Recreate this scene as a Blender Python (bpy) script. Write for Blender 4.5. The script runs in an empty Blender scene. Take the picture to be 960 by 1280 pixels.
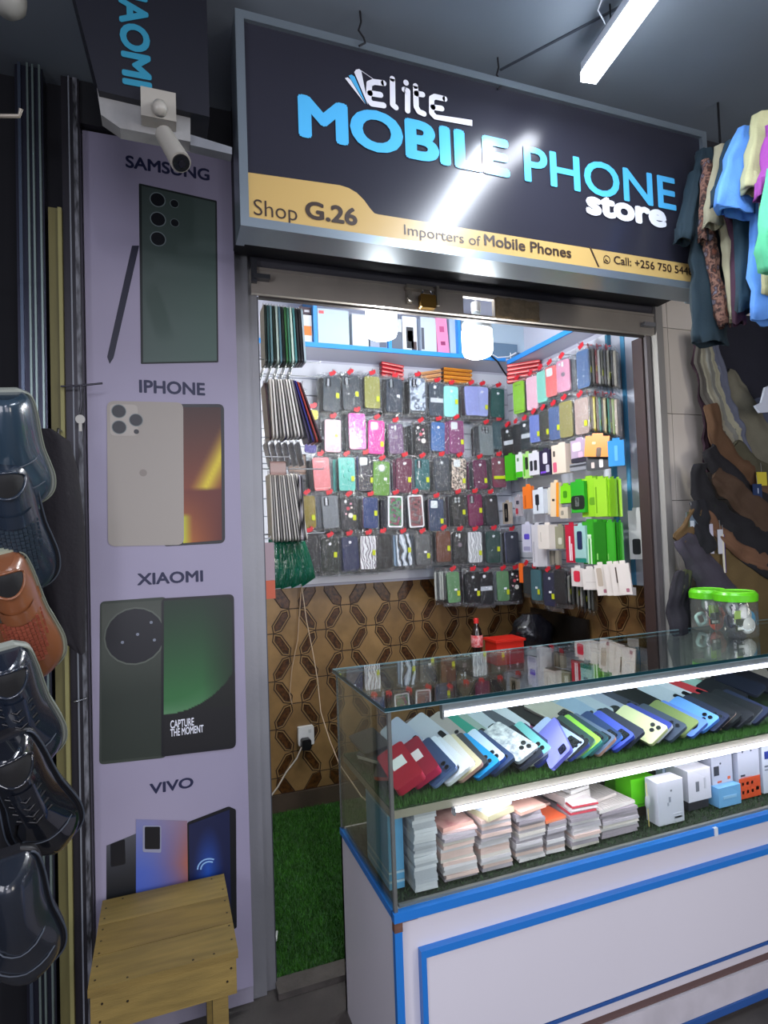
import bpy, bmesh, math, random
from math import sin, cos, pi, radians, hypot, atan2
from mathutils import noise as mn
from mathutils import Vector, Matrix, Euler
random.seed(7)
S = bpy.context.scene
COL = S.collection

def srgb(c):
    if isinstance(c, str):
        c = [int(c[i:i+2], 16)/255 for i in (0, 2, 4)]
    return tuple(x/12.92 if x <= .04045 else ((x+.055)/1.055)**2.4 for x in c)

# ------------------------------------------------------------------ camera
FPX, YAW, PITCH, ROLL, CH = 751.84, .3541, .0359, -.0352, 1.4876
_w = Vector((sin(YAW)*cos(PITCH), cos(YAW)*cos(PITCH), sin(PITCH)))
_r0 = Vector((cos(YAW), -sin(YAW), 0)); _u0 = _r0.cross(_w)
_r = _r0*cos(ROLL) + _u0*sin(ROLL); _u = -_r0*sin(ROLL) + _u0*cos(ROLL)
CAMP = Vector((0, 0, CH))
cd = bpy.data.cameras.new('camera'); cam = bpy.data.objects.new('camera', cd); COL.objects.link(cam)
cd.sensor_fit = 'HORIZONTAL'; cd.sensor_width = 36; cd.lens = FPX*36/960; cd.clip_start = .02
M = Matrix.Identity(4)
for i in range(3):
    M[i][0] = _r[i]; M[i][1] = _u[i]; M[i][2] = -_w[i]; M[i][3] = CAMP[i]
cam.matrix_world = M
S.camera = cam

def at(px, py, X=None, Y=None, Z=None):
    d = _w + _r*((px-480)/FPX) - _u*((py-640)/FPX)
    t = Y/d.y if Y is not None else (X/d.x if X is not None else (Z-CH)/d.z)
    return CAMP + d*t

# ------------------------------------------------------------------ world, lights, exposure
S.view_settings.view_transform = 'Standard'; S.view_settings.look = 'None'
S.view_settings.gamma = 1; S.view_settings.exposure = 0.0; S.view_settings.use_curve_mapping = False
wd = bpy.data.worlds.new('market_air'); S.world = wd; wd.use_nodes = True
wd.node_tree.nodes['Background'].inputs[0].default_value = (.50, .55, .78, 1)
wd.node_tree.nodes['Background'].inputs[1].default_value = .6

def area(name, loc, rot, sx, sy, power, col):
    l = bpy.data.lights.new(name, 'AREA'); l.shape = 'RECTANGLE'; l.size = sx; l.size_y = sy
    l.energy = power; l.color = col
    o = bpy.data.objects.new(name, l); COL.objects.link(o); o.location = loc; o.rotation_euler = rot
    return o
# visible hall tube in front of the sign, then unseen fill lights added around it
area('hall_tube_light', (1.13, .78, 2.765), (0, 0, .16), .05, 1.1, 20, (.80, .88, 1))
area('corridor_fill', (.2, -1.4, 2.8), (0, 0, .1), .06, 1.2, 38, (.86, .86, 1))  # unseen fill added behind the camera
area('corridor_far_fill', (-.3, -3.2, 2.8), (radians(20), 0, 0), 1.2, .3, 45, (.86, .86, 1))  # second added fill further back, no lamp seen there
area('opposite_fill', (.9, -3.0, 1.35), (radians(92), 0, 0), 2.6, 1.7, 40, (.98, .94, 1))  # broad unseen fill, added to brighten the shutter bar and front
area('left_fill', (-1.7, -.35, 1.7), (radians(82), 0, radians(-52)), 1.2, 1.2, 28, (.93, .93, 1))  # fill added from the left to lift the counter's side panel
area('side_fill', (3.3, -1.6, 1.7), (radians(88), 0, radians(16)), 1.3, 1.5, 62, (1, .93, .82))  # warm fill added from the right for the tiled pillar
# tube on the ceiling inside the shop, then an added light nearer the front
area('shop_tube_light', (1.2, 2.62, 2.93), (0, 0, 0), 1.3, .06, 5, (.93, .97, 1))
area('shop_front_fill', (1.2, 2.2, 2.93), (radians(18), 0, 0), 1.2, .06, 5, (.93, .97, 1))  # extra unseen light added behind the lintel

# ------------------------------------------------------------------ materials
MATS = {}
def mat(name, col='808080', rough=.5, metal=0, noise=0, nscale=8, bump=0, bscale=60, emit=0, ecol=None, spec=.5, stretch=None, col2=None, coat=0):
    key = (name, col, rough, metal, noise, nscale, bump, bscale, emit, ecol, spec, stretch, col2, coat)
    if key in MATS: return MATS[key]
    m = bpy.data.materials.new(name); m.use_nodes = True
    nt = m.node_tree; b = nt.nodes['Principled BSDF']
    c = srgb(col)
    b.inputs['Base Color'].default_value = (*c, 1); b.inputs['Roughness'].default_value = rough
    b.inputs['Metallic'].default_value = metal; b.inputs['Specular IOR Level'].default_value = spec
    b.inputs['Coat Weight'].default_value = coat
    if noise or bump or col2:
        tc = nt.nodes.new('ShaderNodeTexCoord'); mp = nt.nodes.new('ShaderNodeMapping')
        nt.links.new(tc.outputs['Object'], mp.inputs[0])
        if stretch: mp.inputs['Scale'].default_value = stretch
    if noise or col2:
        n = nt.nodes.new('ShaderNodeTexNoise'); n.inputs['Scale'].default_value = nscale; n.inputs['Detail'].default_value = 5
        nt.links.new(mp.outputs[0], n.inputs['Vector'])
        r = nt.nodes.new('ShaderNodeValToRGB'); r.color_ramp.elements[0].position = .35; r.color_ramp.elements[1].position = .65
        c2 = srgb(col2) if col2 else tuple(x*(1-noise) for x in c)
        r.color_ramp.elements[0].color = (*c2, 1); r.color_ramp.elements[1].color = (*c, 1)
        nt.links.new(n.outputs['Fac'], r.inputs[0]); nt.links.new(r.outputs[0], b.inputs['Base Color'])
    if bump:
        n2 = nt.nodes.new('ShaderNodeTexNoise'); n2.inputs['Scale'].default_value = bscale; n2.inputs['Detail'].default_value = 4
        nt.links.new(mp.outputs[0], n2.inputs['Vector'])
        bp = nt.nodes.new('ShaderNodeBump'); bp.inputs['Strength'].default_value = bump; bp.inputs['Distance'].default_value = .01
        nt.links.new(n2.outputs['Fac'], bp.inputs['Height']); nt.links.new(bp.outputs[0], b.inputs['Normal'])
    if emit:
        b.inputs['Emission Color'].default_value = (*(srgb(ecol) if ecol else c), 1)
        b.inputs['Emission Strength'].default_value = emit
    MATS[key] = m
    return m

def clear(name, tint='ffffff', gloss=.15, rough=.05, bump=0, bscale=30, fres=True, milk=0, milkcol='ffffff'):
    key = ('clear', name, tint, gloss, rough, bump, bscale, fres, milk, milkcol)
    if key in MATS: return MATS[key]
    m = bpy.data.materials.new(name); m.use_nodes = True; nt = m.node_tree
    for n in list(nt.nodes):
        if n.type == 'BSDF_PRINCIPLED': nt.nodes.remove(n)
    out = nt.nodes['Material Output']
    t = nt.nodes.new('ShaderNodeBsdfTransparent'); t.inputs[0].default_value = (*srgb(tint), 1)
    g = nt.nodes.new('ShaderNodeBsdfGlossy'); g.inputs['Roughness'].default_value = rough; g.inputs[0].default_value = (1, 1, 1, 1)
    mx = nt.nodes.new('ShaderNodeMixShader')
    if bump:
        tc = nt.nodes.new('ShaderNodeTexCoord'); n2 = nt.nodes.new('ShaderNodeTexNoise')
        mp = nt.nodes.new('ShaderNodeMapping'); mp.inputs['Scale'].default_value = (1.6, 1, .5)
        nt.links.new(tc.outputs['Object'], mp.inputs[0]); nt.links.new(mp.outputs[0], n2.inputs['Vector'])
        n2.inputs['Scale'].default_value = bscale; n2.inputs['Detail'].default_value = 3; n2.inputs['Distortion'].default_value = 1.2
        bp = nt.nodes.new('ShaderNodeBump'); bp.inputs['Strength'].default_value = bump; bp.inputs['Distance'].default_value = .02
        nt.links.new(n2.outputs['Fac'], bp.inputs['Height']); nt.links.new(bp.outputs[0], g.inputs['Normal'])
    if fres:
        # Schlick reflectance of a thin clear sheet, the same from both sides
        ge = nt.nodes.new('ShaderNodeNewGeometry'); vd = nt.nodes.new('ShaderNodeVectorMath'); vd.operation = 'DOT_PRODUCT'
        nt.links.new(ge.outputs['Incoming'], vd.inputs[0]); nt.links.new(ge.outputs['Normal'], vd.inputs[1])
        def mth(op, a, b_=None):
            n = nt.nodes.new('ShaderNodeMath'); n.operation = op
            if isinstance(a, (int, float)): n.inputs[0].default_value = a
            else: nt.links.new(a, n.inputs[0])
            if b_ is not None:
                if isinstance(b_, (int, float)): n.inputs[1].default_value = b_
                else: nt.links.new(b_, n.inputs[1])
            return n.outputs[0]
        p = mth('POWER', mth('SUBTRACT', 1.0, mth('ABSOLUTE', vd.outputs['Value'])), 5.0)
        f = mth('ADD', mth('MULTIPLY', p, .9), .045+gloss)
        nt.links.new(f, mx.inputs[0])
    else: mx.inputs[0].default_value = gloss
    nt.links.new(t.outputs[0], mx.inputs[1]); nt.links.new(g.outputs[0], mx.inputs[2])
    last = mx
    if milk:
        d = nt.nodes.new('ShaderNodeBsdfDiffuse'); d.inputs[0].default_value = (*srgb(milkcol), 1)
        m2 = nt.nodes.new('ShaderNodeMixShader'); m2.inputs[0].default_value = milk
        nt.links.new(mx.outputs[0], m2.inputs[1]); nt.links.new(d.outputs[0], m2.inputs[2]); last = m2
    nt.links.new(last.outputs[0], out.inputs[0])
    MATS[key] = m
    return m

def pattern(name, cols, kind='voronoi', scale=40, rough=.35):
    key = ('pat', name, tuple(cols), kind, scale)
    if key in MATS: return MATS[key]
    m = bpy.data.materials.new(name); m.use_nodes = True; nt = m.node_tree; b = nt.nodes['Principled BSDF']
    b.inputs['Roughness'].default_value = rough
    tc = nt.nodes.new('ShaderNodeTexCoord')
    if kind == 'voronoi':
        n = nt.nodes.new('ShaderNodeTexVoronoi'); n.inputs['Scale'].default_value = scale; o = n.outputs['Distance']
    elif kind == 'wave':
        n = nt.nodes.new('ShaderNodeTexWave'); n.inputs['Scale'].default_value = scale; n.inputs['Distortion'].default_value = 9; n.inputs['Detail'].default_value = 2; o = n.outputs['Fac']
    else:
        n = nt.nodes.new('ShaderNodeTexNoise'); n.inputs['Scale'].default_value = scale; n.inputs['Detail'].default_value = 4; o = n.outputs['Fac']
    nt.links.new(tc.outputs['Object'], n.inputs['Vector'])
    r = nt.nodes.new('ShaderNodeValToRGB'); r.color_ramp.interpolation = 'CONSTANT' if kind != 'noise' else 'LINEAR'
    els = r.color_ramp.elements
    lo, hi = (.0, .75) if kind != 'noise' else (.32, .68)
    for i, c in enumerate(cols):
        p = lo + (hi-lo)*i/max(1, len(cols)-1)
        e = els[i] if i < 2 else els.new(p)
        e.position = p; e.color = (*srgb(c), 1)
    nt.links.new(o, r.inputs[0]); nt.links.new(r.outputs[0], b.inputs['Base Color'])
    MATS[key] = m
    return m

def vcol_mat():
    if 'vc' in MATS: return MATS['vc']
    m = bpy.data.materials.new('printed_picture'); m.use_nodes = True; nt = m.node_tree; b = nt.nodes['Principled BSDF']
    b.inputs['Roughness'].default_value = .45
    a = nt.nodes.new('ShaderNodeAttribute'); a.attribute_name = 'print'
    nt.links.new(a.outputs['Color'], b.inputs['Base Color']); MATS['vc'] = m
    return m

# ------------------------------------------------------------------ mesh builder
class MB:
    def __init__(s): s.v = []; s.f = []; s.mi = []; s.sm = []; s.T = None
    def add(s, vs, fs, mi=0, smooth=False):
        o = len(s.v)
        s.v += [tuple(s.T @ Vector(p)) if s.T else tuple(p) for p in vs]
        s.f += [tuple(i+o for i in f) for f in fs]; s.mi += [mi]*len(fs); s.sm += [smooth]*len(fs)
    def box(s, a, b, mi=0, rot=None):
        x0, y0, z0 = a; x1, y1, z1 = b
        vs = [Vector(p) for p in ((x0,y0,z0),(x1,y0,z0),(x1,y1,z0),(x0,y1,z0),(x0,y0,z1),(x1,y0,z1),(x1,y1,z1),(x0,y1,z1))]
        if rot is not None:
            c = (Vector(a)+Vector(b))/2; vs = [rot @ (v-c) + c for v in vs]
        s.add(vs, [(0,3,2,1),(4,5,6,7),(0,1,5,4),(1,2,6,5),(2,3,7,6),(3,0,4,7)], mi)
    def prism(s, poly, d, mi=0, mtop=None):
        # poly: list of 3D points, d: extrusion vector
        n = len(poly); d = Vector(d); vs = [Vector(p) for p in poly] + [Vector(p)+d for p in poly]
        s.add(vs, [tuple(range(n))], mi if mtop is None else mtop)
        s.add(vs, [tuple(range(2*n-1, n-1, -1))], mi)
        s.add(vs, [((i+1) % n, i, i+n, (i+1) % n+n) for i in range(n)], mi)
    def rrect(s, cx, cz, w, h, r, y0, y1, mi=0, mfront=None, plane='XZ', n=4):
        pts = []
        for (sx, sz, a0) in ((1, 1, 0), (-1, 1, pi/2), (-1, -1, pi), (1, -1, 1.5*pi)):
            for k in range(n+1):
                a = a0 + pi/2*k/n
                pts.append((cx+sx*(w/2-r)+r*cos(a), cz+sz*(h/2-r)+r*sin(a)))
        if plane == 'XZ': P = [(x, y0, z) for x, z in pts]; d = (0, y1-y0, 0)
        elif plane == 'XY': P = [(x, z, y1) for x, z in pts]; d = (0, 0, y0-y1)
        s.prism(P, d, mi, mfront)
    def cyl(s, p, q, r, n=12, mi=0, r2=None, smooth=True, caps=True):
        p = Vector(p); q = Vector(q); d = (q-p).normalized(); r2 = r if r2 is None else r2
        a = d.orthogonal().normalized(); b = d.cross(a)
        vs = [p + (a*cos(2*pi*i/n)+b*sin(2*pi*i/n))*r for i in range(n)] + [q + (a*cos(2*pi*i/n)+b*sin(2*pi*i/n))*r2 for i in range(n)]
        s.add(vs, [(i, (i+1) % n, (i+1) % n+n, i+n) for i in range(n)], mi, smooth)
        if caps: s.add(vs, [tuple(range(n-1, -1, -1)), tuple(range(n, 2*n))], mi)
    def tube(s, pts, r, n=6, mi=0):
        pts = [Vector(p) for p in pts]; rings = []
        a = None
        for i, p in enumerate(pts):
            d = (pts[min(i+1, len(pts)-1)] - pts[max(i-1, 0)]).normalized()
            if a is None: a = d.orthogonal().normalized()
            a = (a - d*a.dot(d)).normalized(); b = d.cross(a)
            rings.append([p + (a*cos(2*pi*k/n)+b*sin(2*pi*k/n))*(r[i] if isinstance(r, (list, tuple)) else r) for k in range(n)])
        s.rings(rings, mi)
    def rings(s, rings, mi=0, cap=True, smooth=True):
        n = len(rings[0]); vs = [v for R in rings for v in R]; fs = []
        for j in range(len(rings)-1):
            for k in range(n):
                fs.append((j*n+k, j*n+(k+1) % n, (j+1)*n+(k+1) % n, (j+1)*n+k))
        s.add(vs, fs, mi, smooth)
        if cap: s.add(vs, [tuple(range(n-1, -1, -1)), tuple(range(len(vs)-n, len(vs)))], mi)
    def lathe(s, c, prof, n=20, mi=0):
        c = Vector(c)
        s.rings([[c + Vector((r*cos(2*pi*k/n), r*sin(2*pi*k/n), z)) for k in range(n)] for r, z in prof], mi)
    def build(s, name, mats, parent=None, off=None):
        me = bpy.data.meshes.new(name)
        vs = s.v
        if off is not None: vs = [(x-off[0], y-off[1], z-off[2]) for x, y, z in vs]
        me.from_pydata(vs, [], s.f)
        for m in (mats if isinstance(mats, (list, tuple)) else [mats]): me.materials.append(m)
        me.polygons.foreach_set('material_index', s.mi); me.polygons.foreach_set('use_smooth', s.sm)
        bm = bmesh.new(); bm.from_mesh(me); bmesh.ops.recalc_face_normals(bm, faces=bm.faces); bm.to_mesh(me); bm.free()
        o = bpy.data.objects.new(name, me); COL.objects.link(o)
        if parent: o.parent = parent
        return o

ORD = ['first', 'second', 'third', 'fourth', 'fifth', 'sixth', 'seventh', 'eighth', 'ninth', 'tenth', 'eleventh', 'twelfth', 'thirteenth', 'fourteenth', 'fifteenth']
def tag(o, label=None, cat=None, group=None, kind=None):
    if label: o['label'] = label
    if cat: o['category'] = cat
    if group: o['group'] = group
    if kind: o['kind'] = kind
    return o
def thing(name, label, cat, loc=(0, 0, 0), rot=(0, 0, 0), group=None):
    o = bpy.data.objects.new(name, None); COL.objects.link(o); o.empty_display_size = .05
    o.location = loc; o.rotation_euler = rot
    return tag(o, label, cat, group)
def struct(name, mb, mats, label=None):
    return tag(mb.build(name, mats), label, None, None, 'structure')
def wtext(s, name, Y, L, R, cap, m, parent, off, bold=0.0, depth=.0008, shear=0.0, rotcw=False):
    """flat lettering in the X-Z plane at depth Y. L,R world (x,z) of baseline ends, cap = cap height"""
    c = bpy.data.curves.new(name, 'FONT'); c.body = s; c.size = 1; c.offset = min(bold, 0); c.shear = shear; c.extrude = 0
    c.resolution_u = 4
    t = bpy.data.objects.new(name+'_tmp', c); COL.objects.link(t)
    dg = bpy.context.evaluated_depsgraph_get()
    me = bpy.data.meshes.new_from_object(t.evaluated_get(dg)); bpy.data.objects.remove(t)
    xs = [v.co.x for v in me.vertices]; x0, x1 = min(xs), max(xs)
    caph = .729
    Lv = Vector((L[0], 0, L[1])); Rv = Vector((R[0], 0, R[1])); d = Rv-Lv; ln = d.length; d.normalize()
    up = Vector((-d.z, 0, d.x))
    vv = [v.co.copy() for v in me.vertices]; ff = [tuple(p.vertices) for p in me.polygons]
    sh = [(0, 0)] + ([(bold*cos(a), bold*sin(a)) for a in [2*pi*k/8 for k in range(8)]] if bold > 0 else [])
    x0 -= max(bold, 0); x1 += max(bold, 0); V = []; F = []
    for q, (sx, sy) in enumerate(sh):
        o0 = len(V)
        for v in vv:
            p = Lv + d*((v.x+sx-x0)/(x1-x0)*ln) + up*((v.y+sy)/caph*cap)
            V.append((p.x-off[0], Y-off[1]-q*.00002, p.z-off[2]))
        F += [tuple(i+o0 for i in f) for f in ff]
    me = bpy.data.meshes.new(name); me.from_pydata(V, [], F)
    me.materials.append(m)
    o = bpy.data.objects.new(name, me); COL.objects.link(o); o.parent = parent
    return o
def ptext(s, name, Y, l, r, top, m, parent, off, **k):
    """like wtext, but ends given as points of the picture taken onto the plane Y"""
    a = at(*l, Y=Y); b = at(*r, Y=Y); c = at(*top, Y=Y)
    z = (a.z+b.z)/2
    return wtext(s, name, Y, (a.x, z), (b.x, z), c.z-a.z, m, parent, off, **k)

# common materials
WHITE_LAM = mat('white_laminate', 'c9c6cf', .35, noise=.04, nscale=3)
BLUE = mat('blue_edging', '1f6fbf', .35)
BLACKM = mat('black_plastic', '0f0f13', .35)
STEEL = mat('grey_painted_steel', '8b8c90', .42, .35, noise=.1, nscale=4, bump=.05)
CHROME = mat('chrome_wire', 'c8ccd0', .2, 1)
TEXT_DK = mat('dark_ink', '1d1f3a', .6)

# ================================================================== SETTING
b = MB(); b.box((-3, -4.5, -.06), (4, 2.04, 0)); b.box((-.6, 2.04, -.06), (2.6, 3.45, 0))
struct('floor', b, mat('worn_concrete', '4a4542', .75, noise=.45, nscale=5, bump=.4, bscale=25), 'dark worn concrete floor')
b = MB(); b.box((-3, -4.5, 2.9), (4, 2.1, 2.98))
ceil = struct('ceiling', b, mat('blue_grey_ceiling', '7d8792', .8, noise=.16, nscale=1.3, bump=.1, bscale=12), 'blue grey painted ceiling slab')
b = MB(); a = at(625, 87, Z=2.9); c = at(790, 0, Z=2.9); dd = (c-a); c2 = a+dd*2.5
nrm = Vector((-dd.y, dd.x, 0)).normalized()*.004
b.prism([a+nrm, c2+nrm, c2-nrm, a-nrm], (0, 0, -.003)); struct('trim_1', b, mat('ceiling_joint', '3c434d', .8))
# inner room
b = MB(); b.box((.2, 3.31, 0), (2.3, 3.42, 3.0))
wback = struct('wall_back', b, mat('tile_joint_brown', '2c1a0d', .6), 'back wall of the shop, patterned brown tiles below')
b = MB(); b.box((2.10, 2.11, 0), (2.19, 3.31, 3.0))
wright = struct('wall_right', b, mat('tile_joint_brown', '2c1a0d', .6), 'right wall of the shop')
b = MB(); b.box((.20, 2.11, 0), (.28, 3.31, 3.0)); struct('wall_left', b, mat('cream_plaster', 'a79c8c', .8), 'left wall of the shop')
b = MB(); b.box((.2, 2.05, 2.95), (2.3, 3.42, 3.02)); struct('ceiling_inner', b, mat('white_ceiling', 'd9dbe0', .8), 'white ceiling inside the shop')
b = MB(); b.box((.28, 3.295, 0), (2.10, 3.31, .10)); struct('baseboard_back', b, mat('dark_skirting', '4c3f33', .5, noise=.3))
b = MB(); b.box((2.085, 2.12, 0), (2.10, 3.295, .10)); struct('baseboard_right', b, mat('dark_skirting', '4c3f33', .5, noise=.3))
b = MB(); b.box((.32, 2.0, 0), (2.02, 2.075, .02)); struct('trim_2', b, mat('threshold_stone', '55504b', .7, noise=.3, nscale=20, bump=.3), 'stone threshold strip')

# --- patterned tiles: octagons and long lozenges, each a piece of its own
TILE_M = [mat('tan_tile', c, .34, noise=.28, nscale=9, bump=.04) for c in ('8d6e44', '96764b', '84663f')]
LOZ_M = mat('dark_lozenge_glaze', '5a3716', .3, col2='2c180a', nscale=55)
LINE_M = mat('tile_line', '24140a', .5)
def clip(poly, x0, x1, z0, z1):
    for ax, lim, sg in ((0, x0, 1), (0, x1, -1), (1, z0, 1), (1, z1, -1)):
        out = []
        for i in range(len(poly)):
            p, q = poly[i-1], poly[i]
            ip = (p[ax]-lim)*sg >= 0; iq = (q[ax]-lim)*sg >= 0
            if ip != iq:
                t = (lim-p[ax])/(q[ax]-p[ax]); out.append((p[0]+(q[0]-p[0])*t, p[1]+(q[1]-p[1])*t))
            if iq: out.append(q)
        poly = out
        if len(poly) < 3: return []
    return poly
def parea(p): return abs(sum(p[i-1][0]*p[i][1]-p[i][0]*p[i-1][1] for i in range(len(p))))/2
def shrink(poly, d):
    cx = sum(p[0] for p in poly)/len(poly); cz = sum(p[1] for p in poly)/len(poly)
    out = []; n = len(poly)
    for i in range(n):
        a, p, q = poly[i-1], poly[i], poly[(i+1) % n]
        e1 = Vector((p[0]-a[0], p[1]-a[1])); e2 = Vector((q[0]-p[0], q[1]-p[1]))
        if e1.length < 1e-6 or e2.length < 1e-6: out.append(p); continue
        e1.normalize(); e2.normalize(); n1 = Vector((-e1.y, e1.x)); n2 = Vector((-e2.y, e2.x))
        m = (n1+n2)
        if m.length < 1e-4: out.append(p); continue
        m.normalize(); k = d/max(.35, m.dot(n1))
        sgn = 1 if (Vector((cx-p[0], cz-p[1])).dot(m) > 0) else -1
        out.append((p[0]+m.x*k*sgn, p[1]+m.y*k*sgn))
    return out
AX, AZ, SG, LW = .148, .129, .031, .029
def tile_wall(parent, w0, w1, z0, z1, ox, oz, place):
    i0 = int((w0-ox)/AX)-2; i1 = int((w1-ox)/AX)+3; j0 = int((z0-oz)/AZ)-2; j1 = int((z1-oz)/AZ)+3
    def piece(poly, name, mats, loz=False):
        poly = clip(poly, w0, w1, z0, z1)
        if len(poly) < 3 or parea(poly) < 8e-5: return
        b = MB()
        P = shrink(poly, .0030)
        fr = [place(x, z, .003) for x, z in P]; bk = [place(x, z, .0002) for x, z in P]; n = len(P)
        if loz and len(poly) == 6:
            I1 = shrink(poly, .0095); I2 = shrink(poly, .0135)
            f1 = [place(x, z, .003) for x, z in I1]; f2 = [place(x, z, .0018) for x, z in I2]; f3 = [place(x, z, .003) for x, z in I2]
            V = fr+f1+f2+f3+bk
            b.add(V, [(i, (i+1) % n, (i+1) % n+n, i+n) for i in range(n)], 0)
            b.add(V, [(i+n, (i+1) % n+n, (i+1) % n+2*n, i+2*n) for i in range(n)], 2)
            b.add(V, [tuple(range(3*n, 4*n))], 1)
            b.add(V, [(i, (i+1) % n, (i+1) % n+4*n, i+4*n) for i in range(n)], 2)
        else:
            V = fr+bk
            b.add(V, [tuple(range(n))], 0 if not loz else 1); b.add(V, [(i, (i+1) % n, (i+1) % n+n, i+n) for i in range(n)], 0)
        b.build(name, mats, parent)
    for i in range(i0, i1):
        for j in range(j0, j1):
            cx, cz = ox+i*AX, oz+j*AZ
            t = Vector((AX-2*SG, -AZ)); L = t.length; tn = t.normalized(); nn = Vector((-tn.y, tn.x))
            if (i+j) % 2 == 0:
                # node: two lozenges going to the right, down and up
                for sg in (-1, 1):
                    P = Vector((cx+SG, cz)); Q = Vector((cx+AX-SG, cz+sg*AZ)); tt = (Q-P).normalized(); n2 = Vector((-tt.y, tt.x))*LW
                    q = tt*L*.20
                    piece([tuple(v) for v in (P, P+q+n2, Q-q+n2, Q, Q-q-n2, P+q-n2)], 'lozenge_tile', [TILE_M[0], LOZ_M, LINE_M], True)
            else:
                A = []
                for (sx, sz) in ((1, 1), (1, -1), (-1, -1), (-1, 1)):
                    P = Vector((sx*SG, sz*AZ)); Q = Vector((sx*(AX-SG), 0)); tt = (Q-P).normalized()
                    n2 = Vector((-tt.y, tt.x)); n2 = n2*LW*(1 if n2.dot(-P-Q) > 0 else -1); q = tt*L*.20
                    seq = [P, P+q+n2, Q-q+n2, Q]
                    if sx*sz < 0: seq = seq[::-1]
                    A += seq
                pts = []
                for v in A:
                    w = (v.x+cx, v.y+cz)
                    if not pts or hypot(w[0]-pts[-1][0], w[1]-pts[-1][1]) > 1e-5: pts.append(w)
                if hypot(pts[0][0]-pts[-1][0], pts[0][1]-pts[-1][1]) < 1e-5: pts.pop()
                piece(pts, 'tile', [random.choice(TILE_M)])
n0 = at(367.5, 760.7, Y=3.31)
tile_wall(wback, .45, 2.098, .102, 1.215, n0.x, n0.z, lambda x, z, h: (x, 3.31-h, z))
tile_wall(wright, 2.125, 3.306, .102, 1.205, 2.30, n0.z, lambda y, z, h: (2.10-h, y, z))

b = MB(); b.box((.285, 3.303, 1.206), (2.097, 3.3098, 2.948)); struct('trim_5', b, mat('lilac_plaster', 'c4c6d6', .6), 'pale plaster above the tiles, back wall')
b = MB(); b.box((2.0965, 2.125, 1.206), (2.0998, 3.302, 2.948)); struct('trim_6', b, mat('lilac_plaster', 'c4c6d6', .6), 'pale plaster above the tiles, right wall')
# --- white slatwall panels
SLW = mat('white_slatwall', 'dfe3ee', .3)
def slatpanel(name, label, place, w0, w1, z0, z1):
    r = thing(name, label, 'wall panel', place(w0, z0, 0))
    off = r.location
    n = int(round((z1-z0)/.1)); st = (z1-z0)/n
    for i in range(n):
        b = MB(); za, zb = z0+i*st+.003, z0+(i+1)*st-.003
        P = [place(w0, za, .002), place(w1, za, .002), place(w1, zb, .002), place(w0, zb, .002)]
        d = Vector(place(w0, za, .016))-Vector(P[0]); b.prism(P, d); b.build('slat', SLW, r, off)
    b = MB(); P = [place(w0, z0, .0), place(w1, z0, .0), place(w1, z1, .0), place(w0, z1, .0)]
    b.prism(P, Vector(place(w0, z0, .003))-Vector(P[0])); b.build('backing_board', mat('slat_groove', '8d93a5', .5), r, off)
    return r
slatpanel('slatwall_panel', 'white slatwall panel on the back wall under the blue shelf', lambda x, z, h: (x, 3.3025-h, z), .45, 2.08, 1.218, 2.47)
slatpanel('slatwall_panel', 'white slatwall panel on the right wall behind the green packets', lambda y, z, h: (2.0962-h, y, z), 2.36, 3.285, 1.205, 2.44)
# white end board with two blue strips beside the right door frame
r = thing('end_board', 'white wall board with blue strips just inside the right door frame', 'wall panel', (2.095, 2.13, 1.205)); o_ = r.location
b = MB(); b.box((2.077, 2.125, 1.205), (2.092, 2.35, 2.42)); b.build('board', mat('white_board', 'bfc3cf', .35), r, o_)
b = MB(); b.box((2.055, 2.335, 1.205), (2.076, 2.352, 2.42)); b.build('edge_strip', mat('teal_blue_edging', '3a7d9c', .35), r, o_)
b = MB(); b.box((2.072, 2.245, 1.205), (2.078, 2.27, 2.42)); b.build('edge_strip', mat('light_blue_edging', '4f93bb', .35), r, o_)
for z in (1.35, 1.7, 2.1):
    b = MB(); b.cyl((2.074, 2.19, z), (2.078, 2.19, z), .004, 8); b.build('screw', BLACKM, r, o_)

# ================================================================== SHOP FRONT
r = thing('door_frame', 'grey steel roller door frame around the shop opening', 'door frame', (.28, 2.04, 0)); o_ = r.location
b = MB(); b.box((.246, 2.04, 0), (.29, 2.10, 2.89)); b.box((.29, 2.0565, 0), (.322, 2.10, 2.89)); b.build('left_jamb', STEEL, r, o_)
b = MB(); b.box((.318, 2.06, 0), (.326, 2.10, 2.318)); b.build('guide_channel', mat('steel_dark', '4d4f55', .4, .5), r, o_)
b = MB(); b.box((2.02, 2.053, 0), (2.045, 2.11, 2.32)); b.build('right_jamb', mat('brown_grey_steel', '6b6668', .4, .4), r, o_)
b = MB(); b.box((2.048, 2.02, 0), (2.085, 2.11, 2.89)); b.build('guide_rail', mat('light_rail', 'a5a29d', .4, .3), r, o_)
b = MB(); b.box((2.010, 2.07, 0), (2.022, 2.13, 2.318)); b.build('door_stop', mat('dark_brown_stop', '3a2d2c', .4), r, o_)
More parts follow.
